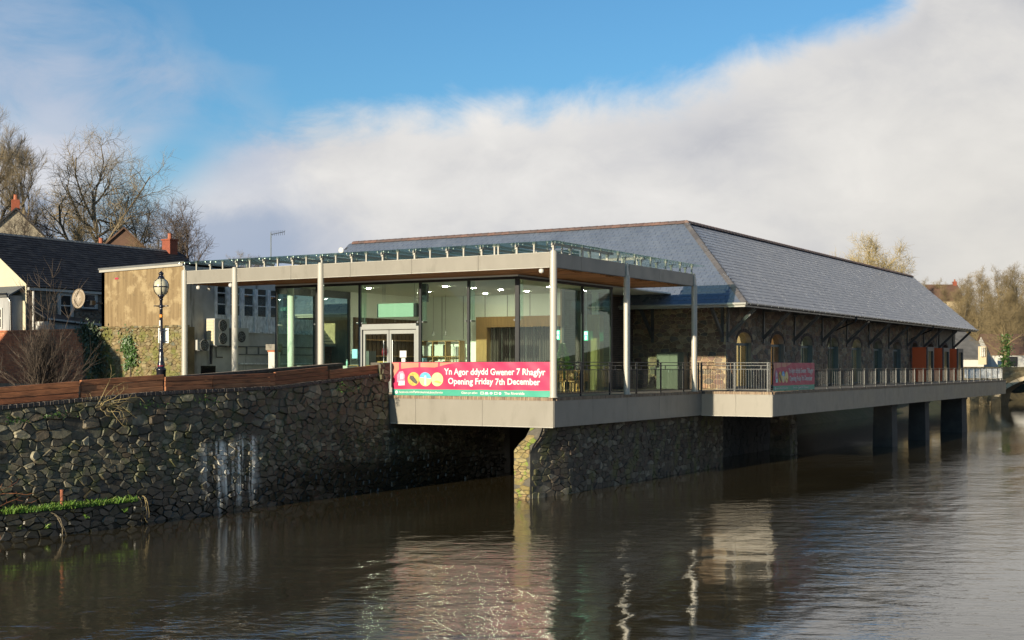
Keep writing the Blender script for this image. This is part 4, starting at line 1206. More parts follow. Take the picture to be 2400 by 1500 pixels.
# chairs
def chair_proto():
    c = thing('wooden_chair', (0, 0, 0.03), 'x', 'chair', 'wooden chairs behind the side glass')
    m_ = M['chair']
    z0 = 0.03
    MB().box(-0.21, 0.21, -0.21, 0.21, z0 + 0.43, z0 + 0.46).build('seat', m_, c)
    for x, y, h in ((-0.19, -0.19, 0.43), (0.19, -0.19, 0.43), (-0.19, 0.19, 0.86), (0.19, 0.19, 0.86)):
        MB().box(x - 0.018, x + 0.018, y - 0.018, y + 0.018, z0, z0 + h).build('leg', m_, c)
    b = MB()
    b.box(-0.21, 0.21, 0.172, 0.208, z0 + 0.78, z0 + 0.90)
    b.build('top_rail', m_, c)
    for x in (-0.1, 0.0, 0.1): MB().box(x - 0.012, x + 0.012, 0.18, 0.20, z0 + 0.46, z0 + 0.78).build('back_slat', m_, c)
    MB().box(-0.17, 0.17, 0.18, 0.20, z0 + 0.6, z0 + 0.63).build('mid_rail', m_, c)
    return c
ch0 = chair_proto()
spots = [(3.2, 3.5, 0.3, 'wooden cafe chair nearest the pavilion corner, back to the side glass'), (4.3, 3.45, 2.9, 'wooden cafe chair second from the pavilion corner by the side glass'), (5.4, 3.55, 0.2, 'wooden cafe chair third from the pavilion corner by the side glass'),
         (6.5, 3.5, 3.0, 'wooden cafe chair fourth from the pavilion corner by the side glass'), (7.9, 3.5, 0.1, 'wooden cafe chair fifth from the pavilion corner by the side glass'), (9.0, 3.6, 3.1, 'wooden cafe chair below the oak panel at the end of the side glass'),
         (4.7, 4.6, 1.4, 'wooden cafe chair in the back row, left of the tree in the cafe'), (6.2, 4.7, 4.4, 'wooden cafe chair in the back row, just below the tree in the cafe'),
         (7.5, 4.75, 1.2, 'wooden cafe chair in the back row, right of the tree in the cafe'), (9.7, 4.3, 2.2, 'wooden cafe chair in the back row, against the oak panel'), (8.4, 4.0, 3.4, 'wooden cafe chair tucked between the two rows before the oak panel')]
for i, (u, v, rz, lab) in enumerate(spots):
    c = ch0 if i == 0 else copy_tree(ch0, (u, v, 0.03))
    c.location = (u, v, 0.03)
    c.rotation_euler = (0, 0, rz)
    c['label'] = lab
for c_ in [o for o in bpy.data.objects if o.name.startswith('wooden_chair')]:
    pass
for i, (u, v) in enumerate(((3.8, 4.2), (7.2, 4.1))):
    t_ = thing('cafe_table', (u, v, 0.03), ('small square wooden cafe table nearest the pavilion corner', 'small square wooden cafe table beside the tree in the cafe')[i], 'table', 'small cafe tables')
    MB().box(u - 0.35, u + 0.35, v - 0.35, v + 0.35, 0.74, 0.77).build('tabletop', M['chair'], t_)
    MB().tube([(u, v, 0.05), (u, v, 0.74)], 0.035, 8).build('leg', M['dark_metal'], t_)
    MB().box(u - 0.25, u + 0.25, v - 0.25, v + 0.25, 0.03, 0.05).build('base', M['dark_metal'], t_)
# the tree in the cafe
xt = thing('fir_tree', (8.9, 4.5, 0.03), 'dark green fir tree standing inside the cafe by the oak panel', 'tree')
MB().tube([(8.9, 4.5, 0.03), (8.9, 4.5, 2.0)], [0.05, 0.01], 6).build('trunk', M['bark'], xt)
b = MB()
for k in range(1700):
    h = rg.random() ** 0.8
    a = rg.uniform(0, 2 * pi)
    tier = 0.75 + 0.25 * ((h * 9) % 1)
    r = 0.62 * (1 - h) * tier * sqrt(rg.random()) + 0.02
    x, y, z = 8.9 + r * cos(a), 4.5 + r * sin(a), 0.35 + h * 1.75
    b.cr = rg.random() * 0.99 + 0.005
    l = 0.10
    dx, dy = cos(a) * l, sin(a) * l
    b.add([(x, y, z), (x + dx - dy * 0.3, y + dy + dx * 0.3, z - 0.05), (x + dx * 1.2, y + dy * 1.2, z - 0.03), (x + dx + dy * 0.3, y + dy - dx * 0.3, z - 0.05)], [(0, 1, 2, 3)])
tag(b.build('foliage', M['leaf'], xt), kind='stuff')
# ================================================================= STONE BARN
barn = thing('stone_barn', (30, 5, 0), 'long stone riverside building with hipped blue grey slate roof and arched windows', 'building')
EU, EV, EZ = 15.83, -1.11, 3.98          # eaves corner
HW, RZ = 5.02, 8.35                       # half span, ridge height
WU, WV = 17.4, 0.45                       # wall corner
UEND = 66.4
WC = [19.75 + 4.78 * i for i in range(10)]     # window centres
WW, WSP, WRI = 1.0, 2.25, 0.50                # half width, springing, rise
def arch(x):     # x from -WW..WW
    return WSP + WRI * sqrt(max(0.0, 1 - (x / WW) ** 2))
ZT = 4.02
b = MB()
edges = [WU] + sum([[c - WW, c + WW] for c in WC], []) + [UEND]
for i in range(0, len(edges), 2):
    b.box(edges[i], edges[i + 1], WV, WV + 0.55, -1.0, ZT)
for c in WC:
    xs = [-WW + 2 * WW * k / 12 for k in range(13)]
    for x0, x1 in zip(xs, xs[1:]):
        z0, z1 = arch(x0), arch(x1)
        b.quad((c + x0, WV, z0), (c + x1, WV, z1), (c + x1, WV, ZT), (c + x0, WV, ZT))
        b.quad((c + x0, WV, z0), (c + x1, WV, z1), (c + x1, WV + 0.55, z1), (c + x0, WV + 0.55, z0))
    b.box(c - WW, c + WW, WV, WV + 0.55, -1.0, 0.04)
b.build('river_wall', M['mortar_dark'], barn)
b = MB().box(WU, WU + 0.5, WV + 0.56, 27.0, -1.0, ZT)
b.build('end_wall', M['mortar'], barn)
MB().quad((WU - 0.004, WV, -0.02), (WU - 0.004, WV + 0.56, -0.02), (WU - 0.004, WV + 0.56, ZT), (WU - 0.004, WV, ZT)).build('end_wall_edge', M['mortar'], barn)
MB().box(UEND - 0.4, UEND + 0.15, WV + 0.56, 8.6, -1.0, ZT).build('gable_wall', M['mortar_dark'], barn)
MB().add([(UEND, WV + 0.1, ZT), (UEND, 7.9, ZT), (UEND, 3.91, RZ - 0.15)], [(0, 1, 2)]).build('gable_wall', M['mortar_dark'], barn)
# stones of the sunlit end and of the river front
pieces = []
for poly in cells(WV, 5.3, 0.0, ZT, 0.36, 0.235, 51, 0.30):
    p = stone_piece(poly, 0.014, 0.022, lambda s, t, d: (WU - 0.004 - d, s, t), rg, 0.25)
    if p: pieces.append(p)
n_end = len(pieces)
for poly in cells(WU + 0.02, 60.0, 0.0, ZT, 0.42, 0.25, 52, 0.32):
    cs = sum(p[0] for p in poly) / len(poly)
    ct = sum(p[1] for p in poly) / len(poly)
    ok = True
    for c in WC:
        if abs(cs - c) < WW + 0.35 and ct < WSP + WRI + 0.45:
            dx = cs - c
            if abs(dx) < WW and ct < arch(dx): ok = False; break
            if ct < WSP + 0.1 and abs(dx) >= WW:
                if dx > 0: poly = clip(poly, -1, 0, -(c + WW + 0.01))
                else: poly = clip(poly, 1, 0, c - WW - 0.01)
            elif abs(dx) < WW + 0.2:
                r = sqrt(dx * dx + (ct - WSP) ** 2)
                if r < 0.001: ok = False; break
                nx, nz = dx / r, (ct - WSP) / r
                rr = 1.0 / sqrt((nx / (WW + 0.14)) ** 2 + (nz / (WRI + 0.16)) ** 2)
                poly = clip(poly, -nx, -nz, -(nx * c + nz * WSP + rr))
    if not ok or len(poly) < 3: continue
    p = stone_piece(poly, 0.014, 0.024, lambda s, t, d: (s, WV - d, t), rg, 0.25)
    if p: pieces.append(p)
emit('stone', 'small_stones', barn, pieces, M['barn_stone'])
# arches and windows
glow = [((1.0, 0.66, 0.28), 0.55), ((1.0, 0.40, 0.10), 0.22), ((0.80, 0.82, 0.66), 0.16), ((0.85, 0.85, 0.55), 0.12), ((1.0, 0.86, 0.58), 0.32), ((0.6, 0.6, 0.45), 0.07), ((0.8, 0.3, 0.2), 0.06)]
gm = []
for i, (c_, s_) in enumerate(glow):
    gm.append(mat('lit_room_%s' % 'abcdefg'[i], (0.5, 0.42, 0.3), 0.8, vary=0.3, nscale=1.2, emis=(c_, s_)))
for i, c in enumerate(WC):
    for k in range(11):
        a0, a1 = pi * k / 11 + 0.02, pi * (k + 1) / 11 - 0.02
        pts = [(c - cos(a) * r1, WV - 0.03, WSP + sin(a) * r2) for a, r1, r2 in ((a0, WW + 0.01, WRI + 0.01), (a1, WW + 0.01, WRI + 0.01), (a1, WW + 0.16, WRI + 0.17), (a0, WW + 0.16, WRI + 0.17))]
        b = MB()
        b.cr = rg.random() * .99 + .005
        b.prism(pts, (0, 0.10, 0)).build('voussoir', M['dark_brick'], barn)
    if i > 6: continue
    f = MB()
    y0, y1 = WV + 0.22, WV + 0.30
    f.box(c - WW, c - WW + 0.06, y0, y1, 0.05, WSP).box(c + WW - 0.06, c + WW, y0, y1, 0.05, WSP).box(c - WW + 0.06, c + WW - 0.06, y0, y1, 0.05, 0.13).box(c - WW + 0.06, c + WW - 0.06, y0, y1, 2.10, 2.22).box(c - 0.03, c + 0.03, y0, y1, 0.13, 2.10)
    win = f.build('window', M['green_frame'], barn)
    MB().box(c - WW + 0.06, c - 0.03, y0 + 0.03, y0 + 0.04, 0.13, 2.10).build('pane', M['pane'], win)
    MB().box(c + 0.03, c + WW - 0.06, y0 + 0.03, y0 + 0.04, 0.13, 2.10).build('pane', M['pane'], win)
    pts = [(c - WW + 0.02, y0 + 0.03, 2.22)] + [(c - (WW - .02) * cos(pi * k / 10), y0 + 0.03, WSP + (WRI - .02) * sin(pi * k / 10)) for k in range(11)] + [(c + WW - 0.02, y0 + 0.03, 2.22)]
    MB().prism(pts, (0, 0.012, 0)).build('fanlight_pane', M['pane'], win)
    MB().box(c + WW - 0.012, c + WW - 0.002, WV + 0.02, y0, 0.05, WSP).build('reveal_lining', M['green_frame'], win)
    MB().box(c - WW, c + WW, WV - 0.05, WV + 0.21, 0.002, 0.045).build('sill', M['concrete_dark'], win)
    MB().quad((c - 1.6, WV + 0.75, 0), (c + 2.2, WV + 0.75, 0), (c + 2.2, WV + 0.75, 3.2), (c - 1.6, WV + 0.75, 3.2)).build('lit_room', gm[i], win)
# roof
R0, R1 = (EU, EV, EZ), (UEND + 0.5, EV, EZ)
rb = MB()
rb.quad((EU, EV, EZ), (UEND + 0.5, EV, EZ), (UEND + 0.5, EV + HW, RZ), (EU + HW, EV + HW, RZ))
rb.quad((EU, EV, EZ), (EU + HW, EV + HW, RZ), (EU + HW, 25.4, RZ), (EU, 26.6, EZ))
rb.quad((EU + HW, EV + HW, RZ), (UEND + 0.5, EV + HW, RZ), (UEND + 0.5, EV + 2 * HW, EZ), (EU + 2 * HW, EV + 2 * HW, EZ))
rb.quad((EU + HW, EV + HW, RZ), (EU + 2 * HW, EV + 2 * HW, EZ), (EU + 2 * HW, 26.6, EZ), (EU + HW, 25.4, RZ))
rb.add([(EU, 26.6, EZ), (EU + HW, 25.4, RZ), (EU + 2 * HW, 26.6, EZ)], [(0, 1, 2)])
roof = rb.build('roof', M['slate_under'], barn)
# slates
SE, SW = 0.272, 0.335
sl = sqrt(HW ** 2 + (RZ - EZ) ** 2)
cs_, sn_ = HW / sl, (RZ - EZ) / sl
pieces = []
def slate(org, al, up, nr, a, r):
    w_ = SW / 2 - 0.004 - rg.random() * 0.004
    lift = 0.022 + rg.random() * 0.005
    jb = rg.uniform(-0.008, 0.008)
    P = lambda s, t, h: tuple(org + al * (a + s) + up * t + nr * h)
    t0 = r * SE + jb
    t1 = t0 + SE + 0.05
    vs = [P(-w_, t0, lift - 0.018), P(w_, t0, lift - 0.018), P(w_, t1, 0.004), P(-w_, t1, 0.004), P(-w_, t0, lift), P(w_, t0, lift), P(w_, t1, 0.010), P(-w_, t1, 0.010)]
    pieces.append((vs, BOXF[1:], rg.random() * .99 + .005))
up = Vector((0, cs_, sn_)); nr = Vector((0, -sn_, cs_)); al = Vector((1, 0, 0)); org = Vector((EU, EV, EZ))
rows = int(sl / SE)
for r in range(rows + 1):
    t = r * SE
    if t + SE > sl + 0.1: break
    a = (SW / 2 if r % 2 else 0) + 0.1
    lim = (t + SE * 0.3) * cs_
    while a < UEND + 0.45 - EU:
        if a - SW * 0.3 > lim: slate(org, al, up, nr, a, r)
        a += SW
up = Vector((cs_, 0, sn_)); nr = Vector((-sn_, 0, cs_)); al = Vector((0, 1, 0))
for r in range(rows + 1):
    t = r * SE
    if t + SE > sl + 0.1: break
    a = (SW / 2 if r % 2 else 0) + 0.1
    lim = (t + SE * 0.3) * cs_
    while a < 26.5 - EV - t * 0.18:
        if a - SW * 0.3 > lim: slate(org, al, up, nr, a, r)
        a += SW
emit('slate', 'small_slates', roof, pieces, M['slate'])
# hip and ridge tiles
hipv = Vector((EU + HW, EV + HW, RZ)) - Vector((EU, EV, EZ))
hl = hipv.length
hd = hipv.normalized()
n1, n2 = Vector((0, -sn_, cs_)), Vector((-sn_, 0, cs_))
d1 = hd.cross(n1).normalized(); d2 = n2.cross(hd).normalized()
if d1.x < 0: d1 = -d1
if d2.y < 0: d2 = -d2
nt = 18
for k in range(nt):
    p = Vector((EU, EV, EZ)) + hd * (hl * k / nt)
    q = Vector((EU, EV, EZ)) + hd * (hl * (k + 1) / nt + 0.04)
    upv = (n1 + n2).normalized()
    l0, l1 = 0.055, 0.035
    b = MB()
    b.cr = rg.random() * .99 + .005
    b.add([tuple(p + d1 * .19 + n1 * l0), tuple(p + upv * (l0 + .035)), tuple(p + d2 * .19 + n2 * l0), tuple(q + d1 * .19 + n1 * l1), tuple(q + upv * (l1 + .035)), tuple(q + d2 * .19 + n2 * l1),
           tuple(p + d1 * .19 + n1 * 0.01), tuple(p + d2 * .19 + n2 * .01)], [(0, 1, 4, 3), (1, 2, 5, 4), (0, 6, 7, 2, 1)])
    b.build('hip_tile', M['hip'], roof)
bm = MB()
bm.add([(0, -.17, -.10), (0, -.10, .02), (0, 0, .075), (0, .10, .02), (0, .17, -.10), (.455, -.17, -.115), (.455, -.10, .005), (.455, 0, .06), (.455, .10, .005), (.455, .17, -.115)],
       [(0, 1, 6, 5), (1, 2, 7, 6), (2, 3, 8, 7), (3, 4, 9, 8), (4, 3, 2, 1, 0), (5, 6, 7, 8, 9)])
rt_u = bm.mesh('ridge_tile', M['ridge'])
bm2 = MB()
bm2.add([(-y, x, z) for (x, y, z) in bm.v], bm.f)
rt_v = bm2.mesh('ridge_tile', M['ridge'])
u = EU + HW - 0.1
while u < UEND + 0.1:
    link_mesh('ridge_tile', rt_u, roof, (u, EV + HW, RZ + 0.06)); u += 0.45
v = EV + HW + 0.1
while v < 25.0:
    link_mesh('ridge_tile', rt_v, roof, (EU + HW, v, RZ + 0.06)); v += 0.45
# eaves: soffit, gutter, brackets
MB().quad((EU + 0.06, EV + 0.06, EZ - 0.06), (UEND + 0.4, EV + 0.06, EZ - 0.06), (UEND + 0.4, WV, EZ + 0.03), (EU + 0.06, WV, EZ + 0.03)).build('soffit', M['brace'], barn)
MB().quad((EU + 0.06, WV, EZ - 0.05), (WU, WV, EZ + 0.02), (WU, 26.0, EZ + 0.02), (EU + 0.06, 26.0, EZ - 0.05)).build('soffit', M['brace'], barn)
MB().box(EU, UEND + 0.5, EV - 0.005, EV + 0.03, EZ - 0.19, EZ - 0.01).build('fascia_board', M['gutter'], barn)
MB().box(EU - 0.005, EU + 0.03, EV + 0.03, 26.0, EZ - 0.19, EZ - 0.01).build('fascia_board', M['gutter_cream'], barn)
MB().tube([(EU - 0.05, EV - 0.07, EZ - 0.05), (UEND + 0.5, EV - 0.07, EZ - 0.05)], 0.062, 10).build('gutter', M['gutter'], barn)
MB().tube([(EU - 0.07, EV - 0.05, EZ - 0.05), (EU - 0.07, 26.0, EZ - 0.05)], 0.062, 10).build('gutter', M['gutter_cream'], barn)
bm = MB()
bm.tube([(0, 0, -0.07), (0, -0.055, -0.045), (0, -0.075, 0.0), (0, -0.06, 0.04)], 0.010, 5)
gb = bm.mesh('gutter_bracket', M['steel'])
u = EU + 0.3
while u < UEND:
    link_mesh('gutter_bracket', gb, barn, (u, EV - 0.07, EZ - 0.05)); u += 0.92
def bracket(p, out):
    o = Vector(out)
    q = Vector(p)
    b = MB()
    b.beam(q + o * 0.03 + Vector((0, 0, -1.72)), q + o * 0.03 + Vector((0, 0, 0)), 0.13, 0.13, up=out)
    b.beam(q + o * 0.05 + Vector((0, 0, -1.45)), q + o * 1.38 + Vector((0, 0, -0.17)), 0.12, 0.16)
    b.beam(q + o * 0.05 + Vector((0, 0, -0.06)), q + o * 1.5 + Vector((0, 0, -0.10)), 0.12, 0.14)
    b.build('eaves_bracket', M['brace'], barn)
for k in range(11):
    bracket((17.55 + 4.78 * k, WV, EZ - 0.02), (0, -1, 0))
bracket((WU, 0.62, EZ - 0.02), (-1, 0, 0))
bracket((WU, 4.2, EZ - 0.02), (-1, 0, 0))
dpb = MB()
dpb.tube([(33.3, EV - 0.05, EZ - 0.1), (33.3, EV + 0.05, EZ - 0.35), (33.3, WV - 0.1, EZ - 0.95), (33.3, WV - 0.1, 0.0)], 0.045, 8)
dpb.build('downpipe', M['gutter'], barn)
dpb = MB()
dpb.tube([(52.0, EV - 0.05, EZ - 0.1), (52.0, EV + 0.05, EZ - 0.35), (52.0, WV - 0.1, EZ - 0.95), (52.0, WV - 0.1, 0.0)], 0.045, 8)
dpb.build('downpipe', M['gutter'], barn)
# orange bays
for k, u in enumerate((52.1, 57.0, 61.8)):
    pd_ = MB()
    pd_.box(u, u + 1.9, -0.62, WV - 0.03, 0.02, 2.42)
    bay = pd_.build('orange_bay', M['pod'], barn)
    f = MB()
    f.box(u - 0.01, u + 0.22, -0.72, -0.625, 0.02, 2.44).box(u + 1.68, u + 1.91, -0.72, -0.625, 0.02, 2.44).box(u + 0.22, u + 1.68, -0.72, -0.625, 2.15, 2.44)
    f.build('bay_frame', M['pod_frame'], bay)
    MB().box(u + 0.22, u + 1.68, -0.64, -0.625, 0.05, 2.15).build('bay_glass', M['window_dark'], bay)
    MB().box(u + 0.004, u + 0.010, -0.60, -0.58, 0.02, 2.40).build('panel_joint', M['clad_gap'], bay)
# meter cabinet against the sunlit stone wall
mc = thing('meter_cabinet', (17.1, 3.0, 0.0), 'pale cream meter cabinet against the stone wall beyond the cafe', 'cabinet')
MB().box(16.85, 17.35, 2.35, 3.75, 0.0, 1.75).build('body', M['cabinet'], mc)
MB().box(16.83, 16.848, 2.40, 3.02, 0.05, 1.70).build('door', M['cabinet'], mc)
MB().box(16.83, 16.848, 3.06, 3.70, 0.05, 1.70).build('door', M['cabinet'], mc)
for v in (2.97, 3.12): MB().box(16.81, 16.828, v - 0.01, v + 0.01, 0.8, 0.95).build('handle', M['steel'], mc)

# ================================================================= RAILINGS
def railing(name, pts, label, posts, ztop, zmid, zlow, step, m_, tall=True, skip=None):
    r = thing(name, (pts[0][0], pts[0][1], 0), label, 'railing', 'railings round the terrace')
    p0, p1 = Vector((*pts[0], 0)), Vector((*pts[1], 0))
    L = (p1 - p0).length
    d = (p1 - p0) / L
    bm = MB()
    bm.beam((0, 0, 0), (0, 0, ztop + 0.02), 0.055, 0.07, up=tuple(d))
    pm = bm.mesh('post', m_)
    for s in posts:
        link_mesh('post', pm, r, p0 + d * s)
    rails = [ztop, zlow] + ([ztop - 0.12, zmid] if tall else [])
    for z in rails:
        b = MB()
        b.beam(p0 + Vector((0, 0, z)), p1 + Vector((0, 0, z)), 0.042 if z == ztop else 0.028, 0.028)
        b.build('handrail' if z == ztop else 'rail', m_, r)
    bm = MB()
    zt = zmid if tall else ztop
    bw_ = 0.0075 if tall else 0.005
    bm.box(-bw_, bw_, -bw_, bw_, zlow + 0.014, zt - 0.014)
    bl = bm.mesh('baluster', m_)
    n = int(L / step)
    for i in range(1, n):
        link_mesh('baluster', bl, r, p0 + d * (L * i / n))
    if tall:
        bm = MB()
        bm.box(-0.016, 0.016, -0.016, 0.016, zmid + 0.014, ztop - 0.134)
        sp = bm.mesh('spacer', m_)
        for s, s2 in zip(posts, posts[1:]):
            for q in (0.2, 0.8):
                link_mesh('spacer', sp, r, p0 + d * (s + (s2 - s) * q))
    return r
railing('terrace_railing', [(0.16, 7.0), (0.16, 0.18)], 'black bar railing on the terrace front behind the large red banner', [0.02, 1.15, 2.3, 3.45, 4.6, 5.75, 6.78], 1.25, 0.97, 0.10, 0.115, M['dark_metal'])
railing('terrace_railing', [(0.2, 0.16), (13.46, 0.16)], 'black bar railing along the terrace side between the corner column and the stone wall', [0.16, 2.16, 4.52, 6.87, 9.19, 11.53, 13.2], 1.25, 0.97, 0.10, 0.115, M['dark_metal'])
railing('terrace_railing', [(13.46, 0.1), (13.46, -3.08)], 'short grey bar railing on the sunlit step out of the terrace', [0.05, 1.6, 3.1], 1.25, 0.97, 0.10, 0.115, M['rail_metal'])
railing('terrace_railing', [(13.5, -3.08), (19.35, -3.08)], 'dark railing length that carries the small banner', [0.03, 1.95, 3.9, 5.8], 1.25, 0.97, 0.10, 0.115, M['dark_metal'])
railing('terrace_railing', [(19.4, -3.08), (66.7, -3.08)], 'long low metal railing along the river side of the far deck', [0.05 + 2.14 * i for i in range(23)], 0.96, 0, 0.12, 0.30, M['rail_metal'], tall=False)
railing('terrace_railing', [(66.7, -3.0), (66.7, 0.3)], 'short low railing closing the far end of the deck', [0.1, 1.6, 3.2], 0.96, 0, 0.12, 0.30, M['rail_metal'], tall=False)

# ================================================================= BANNERS
def text_mesh(body, bold=0.0):
    cu = bpy.data.curves.new('t', 'FONT')
    cu.body = body
    cu.offset = bold
    cu.resolution_u = 3
    o = bpy.data.objects.new('t', cu)
    COL.objects.link(o)
    dg = bpy.context.evaluated_depsgraph_get()
    dg.update()
    me = bpy.data.meshes.new_from_object(o.evaluated_get(dg))
    vs = [tuple(v.co) for v in me.vertices]
    fs = [tuple(p.vertices) for p in me.polygons]
    bpy.data.objects.remove(o)
    bpy.data.meshes.remove(me)
    return vs, fs
TXT = {}
def banner(root_loc, label, W, H, org, along, out, amp):
    ban = thing('banner', root_loc, label, 'banner', 'red opening banners on the railings')
    org, al, ou = Vector(org), Vector(along), Vector(out)
    def P(s, t, h=0.0):
        s, t = s * W, t * H
        w_ = amp * (sin(s * 2.3 + t * 1.5) * 0.5 + 0.5 * sin(s * 5.1 - t * 4) + 0.6 * mnoise.noise(Vector((s * 1.1 + 3, t * 1.7, 1))) + 0.55 * sin((s + t * 1.2) * 8.0) * (0.3 + t / H * 0.5))
        sag = -0.018 * (1 - (2 * t / H - 1) ** 2) * sin(s * 4.2) * 0.5
        return tuple(org + al * s + Vector((0, 0, t + sag)) + ou * (w_ + h))
    def grid(s0, s1, t0, t1, n, m_, h):
        b = MB()
        for j in range(m_ + 1):
            for i in range(n + 1):
                b.v.append(P(s0 + (s1 - s0) * i / n, t0 + (t1 - t0) * j / m_, h)); b.r.append(0)
        for j in range(m_):
            for i in range(n):
                q = j * (n + 1) + i
                b.f.append([q, q + 1, q + n + 2, q + n + 1]); b.mi.append(0)
        return b
    sheet_ = grid(0, 1, 0.185, 1, 90, 14, 0)
    sheet_.build('red_sheet', M['banner_red'], ban, smooth=True)
    grid(0, 1, 0, 0.185, 90, 4, 0).build('green_strip', M['banner_green'], ban, smooth=True)
    # peach shapes upper left, split by red stripes; lower right corner highlight
    def low(s): return 0.45 + 0.5 * (1 - ((0.11 - s) / 0.11) ** 2) if s < 0.055 else (0.80 + 0.05 * sin((s - 0.05) * 9) if s < 0.28 else 0.84 + (s - 0.28) * 1.1)
    for (a, c) in ((0.0, 0.048), (0.062, 0.178), (0.19, 0.305), (0.317, 0.42)):
        b = MB()
        n = 10
        for i in range(n + 1):
            s = a + (c - a) * i / n
            for k in range(4):
                lo = min(low(s), 0.985)
                b.v.append(P(s, lo + (0.99 - lo) * k / 3, 0.005)); b.r.append(0)
        for i in range(n):
            for k in range(3):
                q = i * 4 + k
                b.f.append([q, q + 4, q + 5, q + 1]); b.mi.append(0)
        b.build('peach_print', M['banner_peach'], ban, smooth=True)
    def disc(cx, cy, rx, ry, m_, h, nm, a0=0, a1=2 * pi):
        b = MB()
        b.poly([P(cx + rx * cos(a0 + (a1 - a0) * k / 24), cy + ry * sin(a0 + (a1 - a0) * k / 24), h) for k in range(24)])
        b.build(nm, M[m_], ban)
    def shape(pts, m_, h, nm):
        b = MB()
        b.poly([P(s, t, h) for s, t in pts])
        b.build(nm, M[m_], ban)
    disc(0.145, 0.49, 0.038, 0.205, 'p_gold', 0.010, 'round_picture')
    shape([(0.125, 0.60), (0.145, 0.58), (0.172, 0.40), (0.165, 0.33), (0.14, 0.40), (0.118, 0.52)], 'p_dark', 0.015, 'picture_mark')
    disc(0.222, 0.49, 0.040, 0.21, 'p_sand', 0.010, 'round_picture')
    disc(0.222, 0.49, 0.0395, 0.208, 'p_blue', 0.014, 'picture_sky', 0.12, pi - 0.12)
    shape([(0.217, 0.32), (0.229, 0.32), (0.228, 0.60), (0.218, 0.60)], 'banner_white', 0.019, 'picture_mark')
    disc(0.300, 0.49, 0.038, 0.205, 'p_sand', 0.010, 'round_picture')
    shape([(0.275, 0.42), (0.30, 0.46), (0.327, 0.40), (0.325, 0.36), (0.29, 0.40)], 'p_gold', 0.015, 'picture_mark')
    shape([(0.035, 0.40), (0.035, 0.62), (0.05, 0.72), (0.075, 0.74), (0.088, 0.62), (0.088, 0.40)], 'p_lilac', 0.010, 'figure_print')
    shape([(0.045, 0.30), (0.088, 0.31), (0.088, 0.44), (0.048, 0.43)], 'p_mint', 0.015, 'book_print')
    shape([(0.058, 0.50), (0.078, 0.50), (0.078, 0.66), (0.058, 0.66)], 'banner_white', 0.015, 'page_print')
    def words(txt, s0, s1, t0, t1, bold, nm):
        if txt not in TXT: TXT[txt] = text_mesh(txt, bold)
        vs, fs = TXT[txt]
        x0, x1 = min(v[0] for v in vs), max(v[0] for v in vs)
        y0, y1 = min(v[1] for v in vs), max(v[1] for v in vs)
        b = MB()
        b.add([P(s0 + (s1 - s0) * (v[0] - x0) / (x1 - x0), t0 + (t1 - t0) * (v[1] - y0) / (y1 - y0), 0.012) for v in vs], fs)
        b.build(nm, M['banner_white'], ban)
    words('Yn Agor ddydd Gwener 7 Rhagfyr', 0.345, 0.965, 0.565, 0.815, 0.022, 'lettering')
    words('Opening Friday 7th December', 0.370, 0.935, 0.285, 0.530, 0.022, 'lettering')
    words('facebook.com/PembrokeshireLibraryService', 0.050, 0.335, 0.045, 0.135, 0.012, 'small_lettering')
    words('Glan-yr-afon', 0.455, 0.556, 0.045, 0.135, 0.012, 'small_lettering')
    words('The Riverside', 0.72, 0.842, 0.055, 0.135, 0.012, 'small_lettering')
    disc(0.033, 0.092, 0.010, 0.052, 'banner_white', 0.010, 'round_badge')
    for k, s in enumerate((0.585, 0.612, 0.64, 0.668, 0.694)):
        if k in (0, 3): shape([(s - .010, .055), (s + .010, .055), (s + .010, .13), (s - .010, .13)], 'banner_white', 0.010, 'icon_print')
        elif k == 1: shape([(s - .012, .06), (s + .012, .06), (s + .006, .125), (s - .006, .115)], 'banner_white', 0.010, 'icon_print')
        elif k == 2: shape([(s - .010, .095), (s, .05), (s + .010, .095), (s, .135)], 'banner_white', 0.010, 'icon_print')
        else: disc(s, .092, .008, .04, 'banner_white', .010, 'icon_print')
        if k in (0, 3): shape([(s - .007, .07), (s + .007, .07), (s + .007, .115), (s - .007, .115)], 'banner_green', 0.014, 'icon_print')
    return ban
banner((0.05, 3.6, 0.0), 'large pink red opening banner tied across the terrace front railing', 6.92, 1.24, (0.055, 7.03, 0.01), (0, -1, 0), (-1, 0, 0), 0.012)
banner((16.4, -3.2, 0.0), 'small dark red opening banner on the shaded railing of the far deck', 5.62, 1.22, (13.62, -3.19, 0.03), (1, 0, 0), (0, -1, 0), 0.010)
# ================================================================= LEFT BANK BUILDINGS
# --- ochre rendered building with a grey concrete side
ob = thing('ochre_building', (5, 21, -0.3), 'flat roofed building with ochre rendered end wall and damp grey concrete side', 'building')
OU, OV0, OV1 = 1.0, 18.85, 24.0
MB().box(OU, OU + 0.3, OV0 + 0.3, OV1, 2.82, 5.46).build('end_wall', M['ochre'], ob)
MB().quad((OU - 0.003, OV0, 2.82), (OU - 0.003, OV0 + 0.3, 2.82), (OU - 0.003, OV0 + 0.3, 5.46), (OU - 0.003, OV0, 5.46)).build('end_wall_edge', M['ochre'], ob)
MB().box(OU, 10.5, OV0, OV0 + 0.29, -0.3, 2.70).build('side_wall', M['concrete'], ob)
MB().box(OU, 2.86, OV0, OV0 + 0.29, 2.70, 5.46).build('side_wall', M['concrete'], ob)
MB().box(2.86, 10.5, OV0, OV0 + 0.29, 4.66, 5.46).build('side_wall', M['concrete'], ob)
MB().box(OU, 10.5, OV1 - 0.2, OV1, -0.3, 5.46).build('back_wall', M['concrete'], ob)
MB().box(OU + 0.3, 10.5, OV0 + 3.2, OV0 + 3.3, -0.3, 5.4).build('inner_wall', M['window_dark'], ob)
b = MB()
